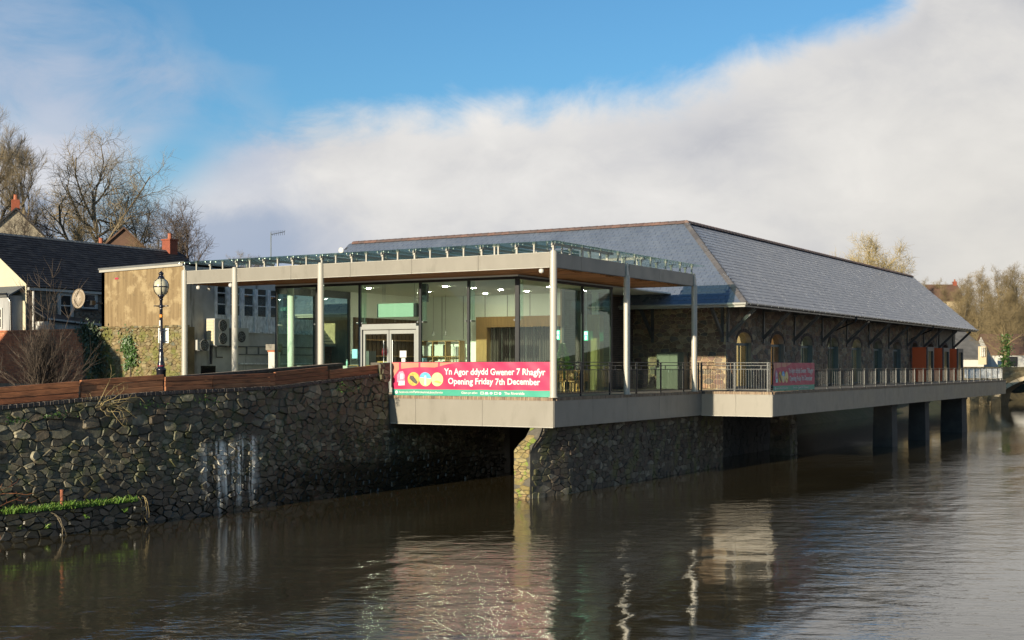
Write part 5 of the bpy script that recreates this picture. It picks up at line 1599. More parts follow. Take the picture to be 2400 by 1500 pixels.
b.add([(OU - 0.12, OV0 - 0.1, 5.55), (10.6, OV0 - 0.1, 5.55), (10.6, OV1 + 0.1, 5.45), (OU - 0.12, OV1 + 0.1, 5.45), (OU - 0.12, OV0 - 0.1, 5.63), (10.6, OV0 - 0.1, 5.63), (10.6, OV1 + 0.1, 5.53), (OU - 0.12, OV1 + 0.1, 5.53)], BOXF)
b.build('roof', M['roofboard'], ob)
b = MB()
b.add([(OU - 0.09, OV0, 5.44), (OU - 0.02, OV0, 5.44), (OU - 0.02, OV1 + 0.06, 5.34), (OU - 0.09, OV1 + 0.06, 5.34), (OU - 0.09, OV0, 5.545), (OU - 0.02, OV0, 5.545), (OU - 0.02, OV1 + 0.06, 5.445), (OU - 0.09, OV1 + 0.06, 5.445)], BOXF)
b.build('verge_board', M['clad_trim'], ob)
MB().box(0.985, 0.999, 22.9, 23.12, 5.0, 5.08).build('red_plate', M['red_band'], ob)
# strip window with peeling posts
MU = [2.90, 3.70, 4.60, 5.50, 6.38, 7.25, 8.1]
MB().box(2.86, 10.5, OV0 + 0.02, OV0 + 0.08, 2.70, 3.36).build('infill_panel', M['peel'], ob)
for i, u in enumerate(MU):
    w_ = 0.05 if i == 0 else 0.11
    MB().box(u - w_, u + w_, OV0 - 0.06, OV0 + 0.05, 2.66, 4.66).build('window_post', M['peel'], ob)
for a, c in zip(MU, MU[1:]):
    f = MB()
    for z in (3.36, 3.86, 4.36): f.box(a + 0.11, c - 0.11, OV0 - 0.01, OV0 + 0.06, z, z + 0.045)
    f.box(a + 0.11, a + 0.14, OV0 - 0.008, OV0 + 0.058, 3.38, 4.66).box(c - 0.14, c - 0.11, OV0 - 0.008, OV0 + 0.058, 3.38, 4.66)
    win = f.build('window', M['peel'], ob)
    for z0, z1 in ((3.405, 3.86), (3.905, 4.36), (4.405, 4.66)):
        MB().box(a + 0.11, c - 0.11, OV0 + 0.03, OV0 + 0.04, z0, z1).build('pane', M['pane'], win)
for i in range(5):
    MB().box(4.9 + i * 1.05, 5.75 + i * 1.05, OV0 - 0.08, OV0 - 0.002, 2.63, 2.70).build('broken_sill', M['peel'], ob)
for z0, z1, u0 in ((1.98, 2.03, 4.4), (1.62, 1.66, 4.4)):
    MB().box(u0, 10.3, OV0 - 0.04, OV0 - 0.002, z0, z1).build('band_course', M['roofboard'], ob)
for u in (4.9, 5.7, 6.5, 7.3):
    MB().box(u - 0.04, u + 0.04, OV0 - 0.035, OV0 - 0.002, 1.665, 1.975).build('band_course', M['roofboard'], ob)
MB().box(4.4, 10.3, OV0 - 0.12, OV0 - 0.002, 1.18, 1.24).build('ledge', M['peel'], ob)
MB().box(2.0, 2.9, OV0 - 0.02, OV0 - 0.002, 0.5, 1.12).build('cellar_opening', M['window_dark'], ob)
# air conditioning units
def ac(u0, u1, z0, z1, lab, fans, deep=0.38, grille=False):
    a_ = thing('wall_unit', ((u0 + u1) / 2, OV0 - 0.25, z0), lab, 'air conditioner', 'air conditioning units on the concrete wall')
    y1, y0 = OV0 - 0.10, OV0 - 0.10 - deep
    MB().box(u0, u1, y0, y1, z0, z1).build('casing', M['ac'], a_)
    r = min(0.26, (u1 - u0) * 0.38)
    n = len(fans)
    for fz in fans:
        c = ((u0 + u1) / 2 + 0.05, y0 - 0.004, fz)
        b = MB()
        b.poly([(c[0] + r * cos(2 * pi * k / 20), y0 - 0.004, fz + r * sin(2 * pi * k / 20)) for k in range(20)])
        fan = b.build('fan', M['dark_metal'], a_)
        b = MB()
        for rr in (r, r * 0.66, r * 0.33):
            b.tube([(c[0] + rr * cos(2 * pi * k / 16), y0 - 0.015, fz + rr * sin(2 * pi * k / 16)) for k in range(17)], 0.007, 4)
        for k in range(4): b.tube([(c[0], y0 - 0.015, fz), (c[0] + r * cos(pi * k / 2 + .4), y0 - 0.015, fz + r * sin(pi * k / 2 + .4))], 0.007, 4)
        b.build('fan_guard', M['ac'], fan)
    if grille:
        for k in range(8):
            MB().box(u0 - 0.022, u0 - 0.002, y0 + 0.04, y1 - 0.03, z0 + 0.06 + k * (z1 - z0 - .1) / 8, z0 + 0.03 + (k + 1) * (z1 - z0 - .1) / 8).build('side_grille', M['grille'], a_)
    for u in (u0 + 0.1, u1 - 0.1):
        MB().beam((u, OV0, z0 - 0.02), (u, y0 - 0.05, z0 - 0.02), 0.05, 0.035).build('support_arm', M['roofboard'], a_)
ac(1.32, 2.05, 1.80, 2.24, 'small air conditioner with one dark fan, nearest the left canopy column', [2.02])
ac(2.25, 3.15, 2.02, 3.20, 'tall two fan air conditioner on the concrete wall', [2.32, 2.9], 0.5, True)
ac(3.42, 4.45, 2.0, 2.82, 'wide air conditioner on the concrete wall behind the second canopy column', [2.42], 0.45)
b = MB()
b.tube([(2.9, OV0 - 0.06, 1.95), (2.9, OV0 - 0.06, 1.5), (3.3, OV0 - 0.06, 1.5)], 0.02, 6)
b.tube([(2.6, OV0 - 0.06, 2.0), (2.6, OV0 - 0.05, 1.2)], 0.05, 6)
b.build('pipework', M['gutter'], ob)

# --- garden wall of warm rubble under the ochre wall, and the red brick wall beside it
gw = thing('rubble_garden_wall', (0.9, 21.5, -0.3), 'sunlit mossy rubble wall below the ochre render', 'wall')
MB().box(0.80, 1.28, 18.5, 24.75, -0.35, 2.80).build('mortar_core', M['wallmortar'], gw)
pieces = []
for poly in cells(18.5, 24.75, 0.3, 2.80, 0.22, 0.135, 61, 0.42):
    p = stone_piece(poly, 0.009, 0.04, lambda s, t, d: (0.80 - d, s, t), rg, 0.8)
    if p: pieces.append(p)
emit('stone', 'small_stones', gw, pieces, M['wallstone'])
pieces = []
for k in range(26):
    v = 18.5 + k * 0.24
    pieces.append(box_piece(0.72 + rg.uniform(-.02, .02), 0.99, v, v + 0.225, 2.802, 2.86 + rg.uniform(-.015, .03), rg.random() * .99 + .005))
emit('cap_stone', 'small_cap_stones', gw, pieces, M['wallstone'])
bw = thing('red_brick_wall', (0.6, 29, -0.3), 'red brick wall behind the bare bush at the far left', 'wall')
MB().box(0.62, 0.9, 24.78, 36.0, -0.35, 2.72).build('mortar_core', M['brickmortar'], bw)
pieces = []
for r_ in range(29):
    v = 24.79 - (0.11 if r_ % 2 else 0)
    while v < 34.0:
        a, c = max(v, 24.79), v + 0.215
        pieces.append(box_piece(0.600, 0.63, a, c, 0.30 + r_ * 0.083, 0.30 + r_ * 0.083 + 0.071, rg.random() * .99 + .005))
        v += 0.227
emit('brick', 'small_bricks', bw, pieces, M['brick'])
b = MB()
for k in range(130):
    b.cr = rg.random() * .99 + .005
    b.box(0.56, 0.95, 24.79 + k * 0.078, 24.79 + k * 0.078 + 0.068, 2.722, 2.80)
tag(b.build('coping_bricks', M['brick'], bw), kind='stuff')
# ivy
def leaf_cloud(name, pts, m_, size, parent, seed, flat=None):
    r2 = random.Random(seed)
    b = MB()
    for (x, y, z) in pts:
        s = size * r2.uniform(0.6, 1.4)
        n = Vector((r2.gauss(0, 1), r2.gauss(0, 1), r2.gauss(0, 0.7)))
        if flat: n = n * 0.45 + Vector(flat)
        n.normalize()
        a = n.cross(Vector((0, 0, 1)))
        if a.length < 0.05: a = Vector((1, 0, 0))
        a.normalize()
        c = n.cross(a)
        th = r2.uniform(0, 6.28)
        e1 = a * cos(th) + c * sin(th)
        e2 = n.cross(e1)
        p = Vector((x, y, z))
        b.cr = r2.random() * .99 + .005
        b.add([tuple(p - e1 * s), tuple(p - e1 * s * .2 + e2 * s * .62 + n * s * .1), tuple(p + e1 * s), tuple(p - e1 * s * .2 - e2 * s * .62 + n * s * .1)], [(0, 1, 2, 3)])
    return tag(b.build(name, m_, parent), kind='stuff')
def ivy(lab, blobs, m_, seed, size=0.06, flat=(-1, 0, 0), stem=None):
    iv = thing('ivy', blobs[0][:3], lab, 'plant', 'ivy on the walls')
    r2 = random.Random(seed)
    pts = []
    for (x, y, z, rx, ry, rz_, n) in blobs:
        for _ in range(n):
            pts.append((x + abs(r2.gauss(0, rx)) * (-1 if flat[0] else r2.choice((-1, 1))), y + r2.gauss(0, ry), z + r2.gauss(0, rz_)))
    leaf_cloud('foliage', pts, m_, size, iv, seed, flat)
    if stem:
        b = MB()
        for st in stem: b.tube(st, 0.022, 5)
        b.build('stem', M['twig_dark'], iv)
    return iv
ivy('bright green ivy patch on the sunlit rubble wall below the ochre render', [(0.74, 22.0, 2.05, .08, .17, .25, 420), (0.74, 21.75, 1.5, .07, .2, .25, 260), (0.74, 22.1, 1.1, .05, .1, .1, 60)], M['leaf'], 5,
    stem=[[(0.72, 21.85, 0.4), (0.70, 21.8, 1.0), (0.72, 21.9, 1.6), (0.73, 22.0, 2.3)], [(0.72, 21.8, 1.0), (0.72, 21.5, 1.5)]])
ivy('dark ivy clump where the brick wall meets the rubble wall', [(0.6, 24.4, 2.55, .12, .3, .25, 520), (0.6, 24.0, 1.9, .12, .3, .35, 420), (0.55, 23.8, 1.2, .12, .3, .4, 380)], M['leaf_dark'], 6, 0.07,
    stem=[[(0.6, 23.9, 0.2), (0.62, 23.9, 1.2), (0.64, 24.3, 2.4)]])

# --- long slate roofed house
lh = thing('slate_roofed_house', (8, 33, -0.3), 'long stone house with dark slate roof and cream painted gable at far left', 'house')
LU0, LU1, LV, LRV, LEZ, LRZ = 1.68, 15.4, 30.0, 34.0, 5.10, 7.82
MB().box(LU0 + 0.02, LU1, LV, LV + 0.4, -0.3, LEZ).build('river_wall', M['housemortar'], lh)
pieces = []
HWN = [(3.62, 4.34, 3.56, 4.66), (5.0, 5.86, 4.02, 4.76)]
for poly in cells(1.75, 9.0, 2.2, LEZ - 0.12, 0.27, 0.17, 71, 0.38):
    cs = sum(p[0] for p in poly) / len(poly); ct = sum(p[1] for p in poly) / len(poly)
    if any(a - .14 < cs < c + .14 and z0 - .14 < ct < z1 + .14 for a, c, z0, z1 in HWN): continue
    p = stone_piece(poly, 0.012, 0.03, lambda s, t, d: (s, LV - d, t), rg, 0.5)
    if p: pieces.append(p)
emit('stone', 'small_stones', lh, pieces, M['housestone'], 200)
for (a, c, z0, z1) in HWN:
    f = MB()
    f.box(a, a + 0.06, LV - 0.05, LV - 0.002, z0, z1).box(c - 0.06, c, LV - 0.05, LV - 0.002, z0, z1).box(a + .06, c - .06, LV - 0.05, LV - 0.002, z0, z0 + 0.06).box(a + .06, c - .06, LV - 0.05, LV - 0.002, z1 - .06, z1)
    f.box(a + .06, c - .06, LV - 0.045, LV - 0.002, (z0 + z1) / 2 - .03, (z0 + z1) / 2 + .03)
    wn = f.build('window', M['far_white'], lh)
    MB().box(a + .06, c - .06, LV - 0.02, LV - 0.004, z0 + .06, z1 - .06).build('pane', M['window_dark'], wn)
    MB().box(a - 0.08, c + 0.08, LV - 0.10, LV - 0.002, z0 - 0.09, z0 - 0.005).build('sill', M['concrete_dark'], wn)
    s_ = MB().box(a - .13, a - .01, LV - 0.038, LV - 0.002, z0, z1 + .1).box(c + .01, c + .13, LV - 0.038, LV - 0.002, z0, z1 + .1).box(a - .01, c + .01, LV - 0.038, LV - 0.002, z1 + .005, z1 + .1)
    s_.build('surround', M['concrete'], wn)
MB().add([(LU0, LV, -0.3), (LU0, LRV * 2 - LV, -0.3), (LU0, LRV * 2 - LV, LEZ), (LU0, LRV, LRZ - 0.05), (LU0, LV, LEZ)], [(0, 1, 2, 3, 4)]).build('gable', M['gable'], lh)
MB().add([(LU1, LV, -0.3), (LU1, LRV * 2 - LV, -0.3), (LU1, LRV * 2 - LV, LEZ), (LU1, LRV, LRZ - 0.05), (LU1, LV, LEZ)], [(0, 1, 2, 3, 4)]).build('gable', M['tan_render'], lh)
rb = MB()
rb.quad((LU0 - .06, LV - .25, LEZ - .17), (LU1 + .1, LV - .25, LEZ - .17), (LU1 + .1, LRV, LRZ), (LU0 - .06, LRV, LRZ))
rb.quad((LU0 - .06, LRV, LRZ), (LU1 + .1, LRV, LRZ), (LU1 + .1, 38.3, LEZ - .2), (LU0 - .06, 38.3, LEZ - .2))
lroof = rb.build('roof', M['slate_under'], lh)
pieces = []
d_ = Vector((0, LRV - LV + .25, LRZ - LEZ + .17)); ll = d_.length; d_.normalize(); nn = Vector((0, -d_.z, d_.y))
r_ = 0
while r_ * 0.235 < ll - 0.1:
    a = LU0 - .05 - (0.15 if r_ % 2 else 0)
    while a < LU1 + 0.05:
        o_ = Vector((0, LV - .25, LEZ - .17)) + d_ * (r_ * 0.235 + rg.uniform(-.01, .01))
        a0, a1 = max(a, LU0 - .06), a + 0.29
        lf = 0.024 + rg.random() * 0.012
        e0 = o_ + nn * lf; e1 = o_ + d_ * 0.27 + nn * 0.006
        pieces.append(([(a0, o_.y, o_.z), (a1, o_.y, o_.z), (a1, e1.y, e1.z), (a0, e1.y, e1.z), (a0, e0.y, e0.z), (a1, e0.y, e0.z)], [(4, 5, 2, 3), (0, 1, 5, 4)], rg.random() * .99 + .005))
        a += 0.3
    r_ += 1
emit('slate', 'small_slates', lroof, pieces, M['oldslate'], 200)
for k in range(46):
    b = MB()
    u = LU0 - .05 + k * 0.3
    b.add([(u, LRV - .14, LRZ - .05), (u, LRV, LRZ + .07), (u, LRV + .14, LRZ - .05), (u + .295, LRV - .14, LRZ - .055), (u + .295, LRV, LRZ + .06), (u + .295, LRV + .14, LRZ - .055)], [(0, 1, 4, 3), (1, 2, 5, 4), (0, 2, 1)])
    b.build('ridge_tile', M['roofboard'], lroof)
MB().box(LU0 + 0.02, LU1, LV - 0.17, LV - 0.04, LEZ - 0.33, LEZ - 0.20).build('eaves_board', M['far_white'], lh)
b = MB()
b.tube([(2.0, LV - 0.1, LEZ - 0.3), (2.0, LV - 0.08, 0.5)], 0.05, 8)
b.build('downpipe', M['far_white'], lh)
ck = MB().box(14.55, 15.15, 33.68, 34.32, 6.9, 8.45)
chm = ck.build('chimney', M['chimney'], lroof)
MB().box(14.50, 15.20, 33.63, 34.37, 8.452, 8.53).build('chimney_cap', M['chimney'], lroof)
MB().lathe((14.8, 33.95, 8.532), [(0.13, 0), (0.11, 0.3), (0.14, 0.34)], 10).build('chimney_pot', M['pot'], lroof)
MB().lathe((10.0, 34.3, 7.75), [(0.13, 0), (0.11, 0.42), (0.14, 0.46)], 10).build('chimney_pot', M['pot'], lroof)
# lean-to parts in front of the house
MB().box(0.92, LU0 - 0.02, 30.3, 33.4, -0.3, 4.50).build('annexe_wall', M['pale_render'], lh)
b = MB()
b.add([(0.75, 30.1, 4.42), (LU0 - .02, 30.1, 4.9), (LU0 - .02, 33.6, 4.9), (0.75, 33.6, 4.42), (0.75, 30.1, 4.50), (LU0 - .02, 30.1, 4.98), (LU0 - .02, 33.6, 4.98), (0.75, 33.6, 4.50)], BOXF)
b.build('annexe_roof', M['roofboard'], lh)
f = MB().box(0.86, 0.918, 30.75, 30.82, 2.9, 3.9).box(0.86, 0.918, 31.6, 31.67, 2.9, 3.9).box(0.86, 0.918, 30.82, 31.6, 2.9, 2.97).box(0.86, 0.918, 30.82, 31.6, 3.83, 3.9).box(0.86, 0.918, 30.82, 31.6, 3.38, 3.44)
wn = f.build('window', M['far_white'], lh)
MB().box(0.90, 0.915, 30.82, 31.6, 2.97, 3.83).build('pane', M['window_dark'], wn)
b = MB()
b.tube([(0.7, 33.6, 4.55), (0.7, 30.2, 4.55), (0.8, 30.05, 4.2), (0.85, 30.0, 0.3)], 0.06, 8)
b.build('downpipe', M['gutter'], lh)
MB().box(1.9, 5.2, 28.7, 29.6, -0.3, 3.25).build('porch_wall', M['concrete'], lh)
b = MB()
b.prism([(1.85, 28.6, 3.25), (5.35, 28.6, 3.0), (5.35, 29.7, 3.35), (1.85, 29.7, 3.75)], (0, 0, 0.07))
b.build('porch_roof', M['oldslate'], lh)
MB().beam((1.85, 28.58, 3.36), (5.3, 28.58, 3.12), 0.06, 0.08).build('porch_gutter', M['far_white'], lh)
MB().beam((5.4, 28.6, 3.1), (6.4, 28.6, 2.45), 0.08, 0.09).build('porch_verge', M['far_white'], lh)
# --- satellite dish on a bracket from the ochre wall
sd = thing('satellite_dish', (0.4, 24.2, 4.0), 'round tan satellite dish at the left edge of the ochre wall', 'satellite dish')
b = MB()
c0 = Vector((0.10, 24.42, 4.13)); ax = Vector((-0.94, -0.30, 0.12)).normalized()
a1 = ax.cross(Vector((0, 0, 1))).normalized(); a2 = a1.cross(ax)
vs, fs = [tuple(c0 - ax * 0.02)], []
for k, (r, h) in enumerate(((0.16, 0.0), (0.30, 0.035), (0.40, 0.075), (0.405, 0.06), (0.3, 0.0))):
    for i in range(24):
        t_ = 2 * pi * i / 24
        vs.append(tuple(c0 + ax * h + a1 * (r * 0.82 * cos(t_)) + a2 * (r * 1.12 * sin(t_))))
for i in range(24): fs.append((0, 1 + i, 1 + (i + 1) % 24))
for k in range(4):
    for i in range(24): fs.append((1 + k * 24 + i, 1 + (k + 1) * 24 + i, 1 + (k + 1) * 24 + (i + 1) % 24, 1 + k * 24 + (i + 1) % 24))
b.add(vs, fs)
b.build('reflector', M['dish'], sd, smooth=True)
MB().tube([tuple(c0 - ax * 0.02), (0.5, 24.1, 3.95), (0.98, 23.9, 3.95)], 0.03, 6).build('bracket', M['dark_metal'], sd)
MB().box(0.42, 0.62, 23.95, 24.25, 3.85, 4.05).build('mount_block', M['dark_metal'], sd)
MB().tube([tuple(c0 - a2 * 0.4), tuple(c0 + ax * 0.42 - a2 * 0.1)], 0.012, 5).build('feed_arm', M['dark_metal'], sd)
# --- brick outbuilding seen through the cafe
obd = thing('brick_outbuilding', (16, 24, -0.3), 'brick outbuilding with slate roof seen through the glass at the left end of the cafe', 'building')
MB().box(12.2, 20.0, 24.0, 27.5, -0.3, 2.35).build('wall', M['brickmortar'], obd)
pieces = []
for r2_ in range(24):
    u = 12.2 - (0.11 if r2_ % 2 else 0)
    while u < 19.8:
        pieces.append(box_piece(max(u, 12.2), u + 0.215, 23.975, 24.005, 0.2 + r2_ * 0.086, 0.2 + r2_ * .086 + .074, rg.random() * .99 + .005)); u += 0.227
emit('brick', 'small_bricks', obd, pieces, M['brick'], 60)
b = MB()
b.quad((12.0, 23.75, 2.3), (20.2, 23.75, 2.3), (20.2, 26.6, 5.3), (14.3, 26.6, 5.3))
b.quad((12.0, 23.75, 2.3), (14.3, 26.6, 5.3), (14.3, 28.0, 3.4), (12.0, 28.0, 2.3))
orf = b.build('roof', M['slate_under'], obd)
pieces = []
d_ = Vector((0, 2.85, 3.0)); ll = d_.length; d_.normalize(); nn = Vector((0, -d_.z, d_.y))
for r2_ in range(int(ll / 0.25)):
    a = 12.1 + r2_ * 0.25 / ll * 2.3 + (0.14 if r2_ % 2 else 0)
    while a < 20.0:
        o_ = Vector((0, 23.75, 2.3)) + d_ * (r2_ * 0.25)
        e0 = o_ + nn * 0.03; e1 = o_ + d_ * 0.28 + nn * 0.006
        pieces.append(([(a, o_.y, o_.z), (a + .29, o_.y, o_.z), (a + .29, e1.y, e1.z), (a, e1.y, e1.z), (a, e0.y, e0.z), (a + .29, e0.y, e0.z)], [(4, 5, 2, 3), (0, 1, 5, 4)], rg.random() * .99 + .005))
        a += 0.3
emit('slate', 'small_slates', orf, pieces, M['slate'], 60)
MB().box(12.0, 20.2, 23.68, 23.76, 2.2, 2.32).build('gutter', M['far_white'], obd)
# white gate pier
gp = thing('white_gate_pier', (3.5, 15.9, -0.2), 'white painted gate pier with a brick cap left of the cafe glass', 'gate pier')
MB().box(3.25, 3.6, 15.7, 16.05, -0.3, 1.72).build('shaft', M['far_white'], gp)
MB().box(3.22, 3.63, 15.67, 16.08, 1.722, 1.80).build('brick_course', M['brick'], gp)
MB().box(3.17, 3.68, 15.62, 16.13, 1.802, 2.06).build('cap', M['clad'], gp)
# house on the hill, far left
def gable_house(name, lab, c, ang, L, W, hw, hr, wall_m, roof_m, cat='house', chim=None, wins=()):
    h = thing(name, c, lab, cat)
    rot = Matrix.Rotation(ang, 3, 'Z')
    T = lambda x, y, z: tuple(Vector(c) + rot @ Vector((x, y, z)))
    b = MB()
    l, w_ = L / 2, W / 2
    b.add([T(-l, -w_, -2), T(l, -w_, -2), T(l, w_, -2), T(-l, w_, -2), T(-l, -w_, hw), T(l, -w_, hw), T(l, w_, hw), T(-l, w_, hw), T(-l, 0, hr), T(l, 0, hr)],
          [(0, 1, 5, 4), (1, 2, 6, 9, 5), (2, 3, 7, 6), (3, 0, 4, 8, 7)])
    b.build('wall', wall_m, h)
    b = MB()
    e = 0.3
    k = (hr - hw) / w_
    for s in (-1, 1):
        b.prism([T(-l - .2, s * (w_ + e), hw - k * e + .02), T(l + .2, s * (w_ + e), hw - k * e + .02), T(l + .2, 0, hr + .02), T(-l - .2, 0, hr + .02)], (0, 0, 0.14))
    r = b.build('roof', roof_m, h)
    if chim:
        for (x, hh) in chim:
            m2 = MB()
            m2.add([T(x - .32, -.28, hr - .6), T(x + .32, -.28, hr - .6), T(x + .32, .28, hr - .6), T(x - .32, .28, hr - .6), T(x - .32, -.28, hr + hh), T(x + .32, -.28, hr + hh), T(x + .32, .28, hr + hh), T(x - .32, .28, hr + hh)], BOXF)
            m2.build('chimney', M['chimney'], r)
            p = T(x, 0, hr + hh)
            MB().lathe(p, [(.15, 0), (.13, .35), (.17, .4)], 8).build('chimney_pot', M['pot'], r)
    for (side, a, z0, ww, hh) in wins:
        f = MB()
        if side == 'x':
            f.prism([T(-l - .02, a - ww / 2, z0), T(-l - .02, a + ww / 2, z0), T(-l - .02, a + ww / 2, z0 + hh), T(-l - .02, a - ww / 2, z0 + hh)], rot @ Vector((-.05, 0, 0)))
            g = [T(-l - .075, a - ww / 2 + .08, z0 + .08), T(-l - .075, a + ww / 2 - .08, z0 + .08), T(-l - .075, a + ww / 2 - .08, z0 + hh - .08), T(-l - .075, a - ww / 2 + .08, z0 + hh - .08)]
        else:
            f.prism([T(a - ww / 2, -w_ - .02, z0), T(a + ww / 2, -w_ - .02, z0), T(a + ww / 2, -w_ - .02, z0 + hh), T(a - ww / 2, -w_ - .02, z0 + hh)], rot @ Vector((0, -.05, 0)))
            g = [T(a - ww / 2 + .08, -w_ - .075, z0 + .08), T(a + ww / 2 - .08, -w_ - .075, z0 + .08), T(a + ww / 2 - .08, -w_ - .075, z0 + hh - .08), T(a - ww / 2 + .08, -w_ - .075, z0 + hh - .08)]
        wn_ = f.build('window', M['far_white'], h)
        MB().poly(g).build('pane', M['window_dark'], wn_)
    return h
p = at(30, 560, 95); gable_house('hill_house', 'tan gabled house with orange chimney on the hill at far left', (p.x + 2.5, p.y + 3.2, 8.6), YAW + radians(24), 8, 5.6, 1.35, 4.1, M['tan_render'], M['oldslate'], chim=[(-3.6, 0.75)])
p = at(285, 575, 100); gable_house('hill_house', 'brown slate roofed house half hidden behind the big bare tree', (p.x + 2.4, p.y + 2.7, 8.4), YAW + radians(20), 7, 6.0, 0.6, 3.4, M['far_brown'], M['far_brown'])
# a house out of the picture on the left whose gable shades the brick wall
gable_house('neighbour_house', 'rendered gabled house upstream of the brick wall, out of the picture on the left', (-22, 27.7, -0.3), 0, 7, 8.4, 5.2, 8.7, M['pale_render'], M['oldslate'], chim=[(0, 0.6)], wins=(('x', 0, 3.2, 1.0, 1.3), ('y', -1.5, 3.2, 1.0, 1.3)))
# TV aerial and small dish
ae = thing('tv_aerial', (17.7, 28.8, 5), 'thin tv aerial on a pole above the canopy', 'aerial')
p0_ = at(635, 640, 75); p1_ = at(635, 545, 75); p2_ = at(667, 543, 75)
MB().tube([tuple(p0_ - Vector((0, 0, 6))), tuple(p1_)], 0.04, 6).build('mast', M['steel'], ae)
b = MB(); b.tube([tuple(p1_ - Vector((0, 0, .12))), tuple(p2_ + Vector((0, 0, .0)))], 0.022, 5)
for k in range(8):
    q = p1_.lerp(p2_, k / 7); q.z -= 0.05
    b.tube([tuple(q + Vector((.13, .13, -.13))), tuple(q - Vector((.13, .13, -.13)))], 0.009, 4)
b.build('boom', M['steel'], ae)
q = at(800, 587, 74)
wd = thing('roof_dish', tuple(q), 'small white satellite dish at the left end of the barn ridge', 'satellite dish')
b = MB()
vs = [tuple(q)]
for rr, dd_ in ((0.09, 0.0), (0.17, -0.05), (0.175, -0.03)):
    for i in range(16):
        vs.append((q.x + dd_, q.y + rr * cos(2 * pi * i / 16), q.z + rr * sin(2 * pi * i / 16)))
fs = [(0, 1 + i, 1 + (i + 1) % 16) for i in range(16)] + [(1 + k * 16 + i, 17 + k * 16 + i, 17 + k * 16 + (i + 1) % 16, 1 + k * 16 + (i + 1) % 16) for k in range(2) for i in range(16)]
b.add(vs, fs); b.build('reflector', M['white'], wd, smooth=True)
MB().tube([(q.x + .02, q.y, q.z), (q.x + .25, q.y, q.z - .1), (q.x + .3, q.y, q.z - 2.5)], 0.025, 6).build('bracket', M['steel'], wd)

# ================================================================= LAMP POST
LX, LY, LB = -9.23, 9.53, -0.3
lp = thing('street_lamp', (LX, LY, LB), 'black Victorian style street lamp with round opal globe behind the timber boards', 'street lamp')
c = (LX, LY, 0)
MB().lathe(c, [(0.17, LB), (0.17, LB + .08), (0.15, LB + .1), (0.15, 0.95), (0.165, 0.97), (0.165, 1.02), (0.11, 1.06), (0.12, 1.14), (0.115, 1.2), (0.085, 1.3), (0.09, 1.4), (0.075, 1.55), (0.062, 1.65)], 16).build('base', M['lamp_black'], lp, smooth=True)
MB().lathe(c, [(0.062, 1.65), (0.07, 1.67), (0.058, 1.7), (0.050, 2.95), (0.055, 2.96), (0.05, 2.98), (0.045, 3.25), (0.065, 3.27), (0.065, 3.30), (0.05, 3.31), (0.05, 3.36)], 14).build('shaft', M['lamp_black'], lp, smooth=True)
MB().lathe(c, [(0.117, 1.1), (0.119, 1.15), (0.116, 1.17)], 16).build('red_ring', M['red_band'], lp, smooth=True)
MB().lathe(c, [(0.054, 2.70), (0.055, 2.79)], 14).build('orange_band', M['orange_band'], lp)
b = MB()
dirv_ = Vector((sin(YAW), -cos(YAW), 0))
cc = Vector(c)
for s in (-1, 1):
    b.tube([tuple(cc + Vector((0, 0, 3.06))), tuple(cc + dirv_ * s * 0.20 + Vector((0, 0, 3.075))), tuple(cc + dirv_ * s * 0.24 + Vector((0, 0, 3.07)))], [0.028, 0.016, 0.022], 8)
b.lathe(c, [(0.05, 3.0), (0.075, 3.03), (0.075, 3.09), (0.05, 3.12)], 12)
b.build('ladder_bar', M['lamp_black'], lp, smooth=True)
gc = 3.68
MB().lathe(c, [(0.09, gc - .26), (0.14, gc - .22), (0.19, gc - .15), (0.22, gc - .06), (0.235, gc + .02), (0.225, gc + .11), (0.19, gc + .19), (0.13, gc + .26), (0.08, gc + .285)], 20).build('globe', M['opal'], lp, smooth=True)
MB().lathe(c, [(0.05, 3.31), (0.08, 3.36), (0.13, gc - .25), (0.09, gc - .245)], 14).build('globe_cup', M['lamp_black'], lp, smooth=True)
b = MB()
for k in range(4):
    a = pi / 4 + k * pi / 2
    b.tube([(LX + r * cos(a), LY + r * sin(a), z) for r, z in ((.135, gc - .24), (.20, gc - .16), (.243, gc), (.232, gc + .11), (.195, gc + .2), (.10, gc + .285))], 0.012, 5)
b.lathe(c, [(.238, gc - .005), (.25, gc), (.25, gc + .03), (.238, gc + .035)], 20)
b.build('globe_cage', M['lamp_black'], lp, smooth=True)
MB().lathe(c, [(.11, gc + .27), (.115, gc + .30), (.08, gc + .36), (.055, gc + .40), (.085, gc + .43), (.085, gc + .46), (.05, gc + .50), (.02, gc + .515), (.015, gc + .545)], 14).build('lamp_crown', M['lamp_black'], lp, smooth=True)
sp = MB()
fwd = Vector((cos(YAW), sin(YAW), 0)); 
q0 = cc + fwd * 0.09
sp.prism([tuple(q0 + dirv_ * s + Vector((0, 0, z))) for s, z in ((-.12, 1.86), (.22, 1.86), (.22, 2.35), (-.12, 2.35))], tuple(fwd * 0.012))
sgn = sp.build('sign_plate', M['sign_grey'], lp)
b = MB()
for z in (1.92, 2.27): b.tube([tuple(cc + dirv_ * -.06 + fwd * .0 + Vector((0, 0, z))), tuple(cc + fwd * -.062 + Vector((0, 0, z))), tuple(cc + dirv_ * .07 + Vector((0, 0, z))), tuple(q0 + dirv_ * .18 + Vector((0, 0, z)))], 0.012, 5)
b.build('sign_clamp', M['steel'], lp)
MB().box(LX - .062, LX - .056, LY - .03, LY + .03, 2.42, 2.60).build('sticker', M['paper'], lp)
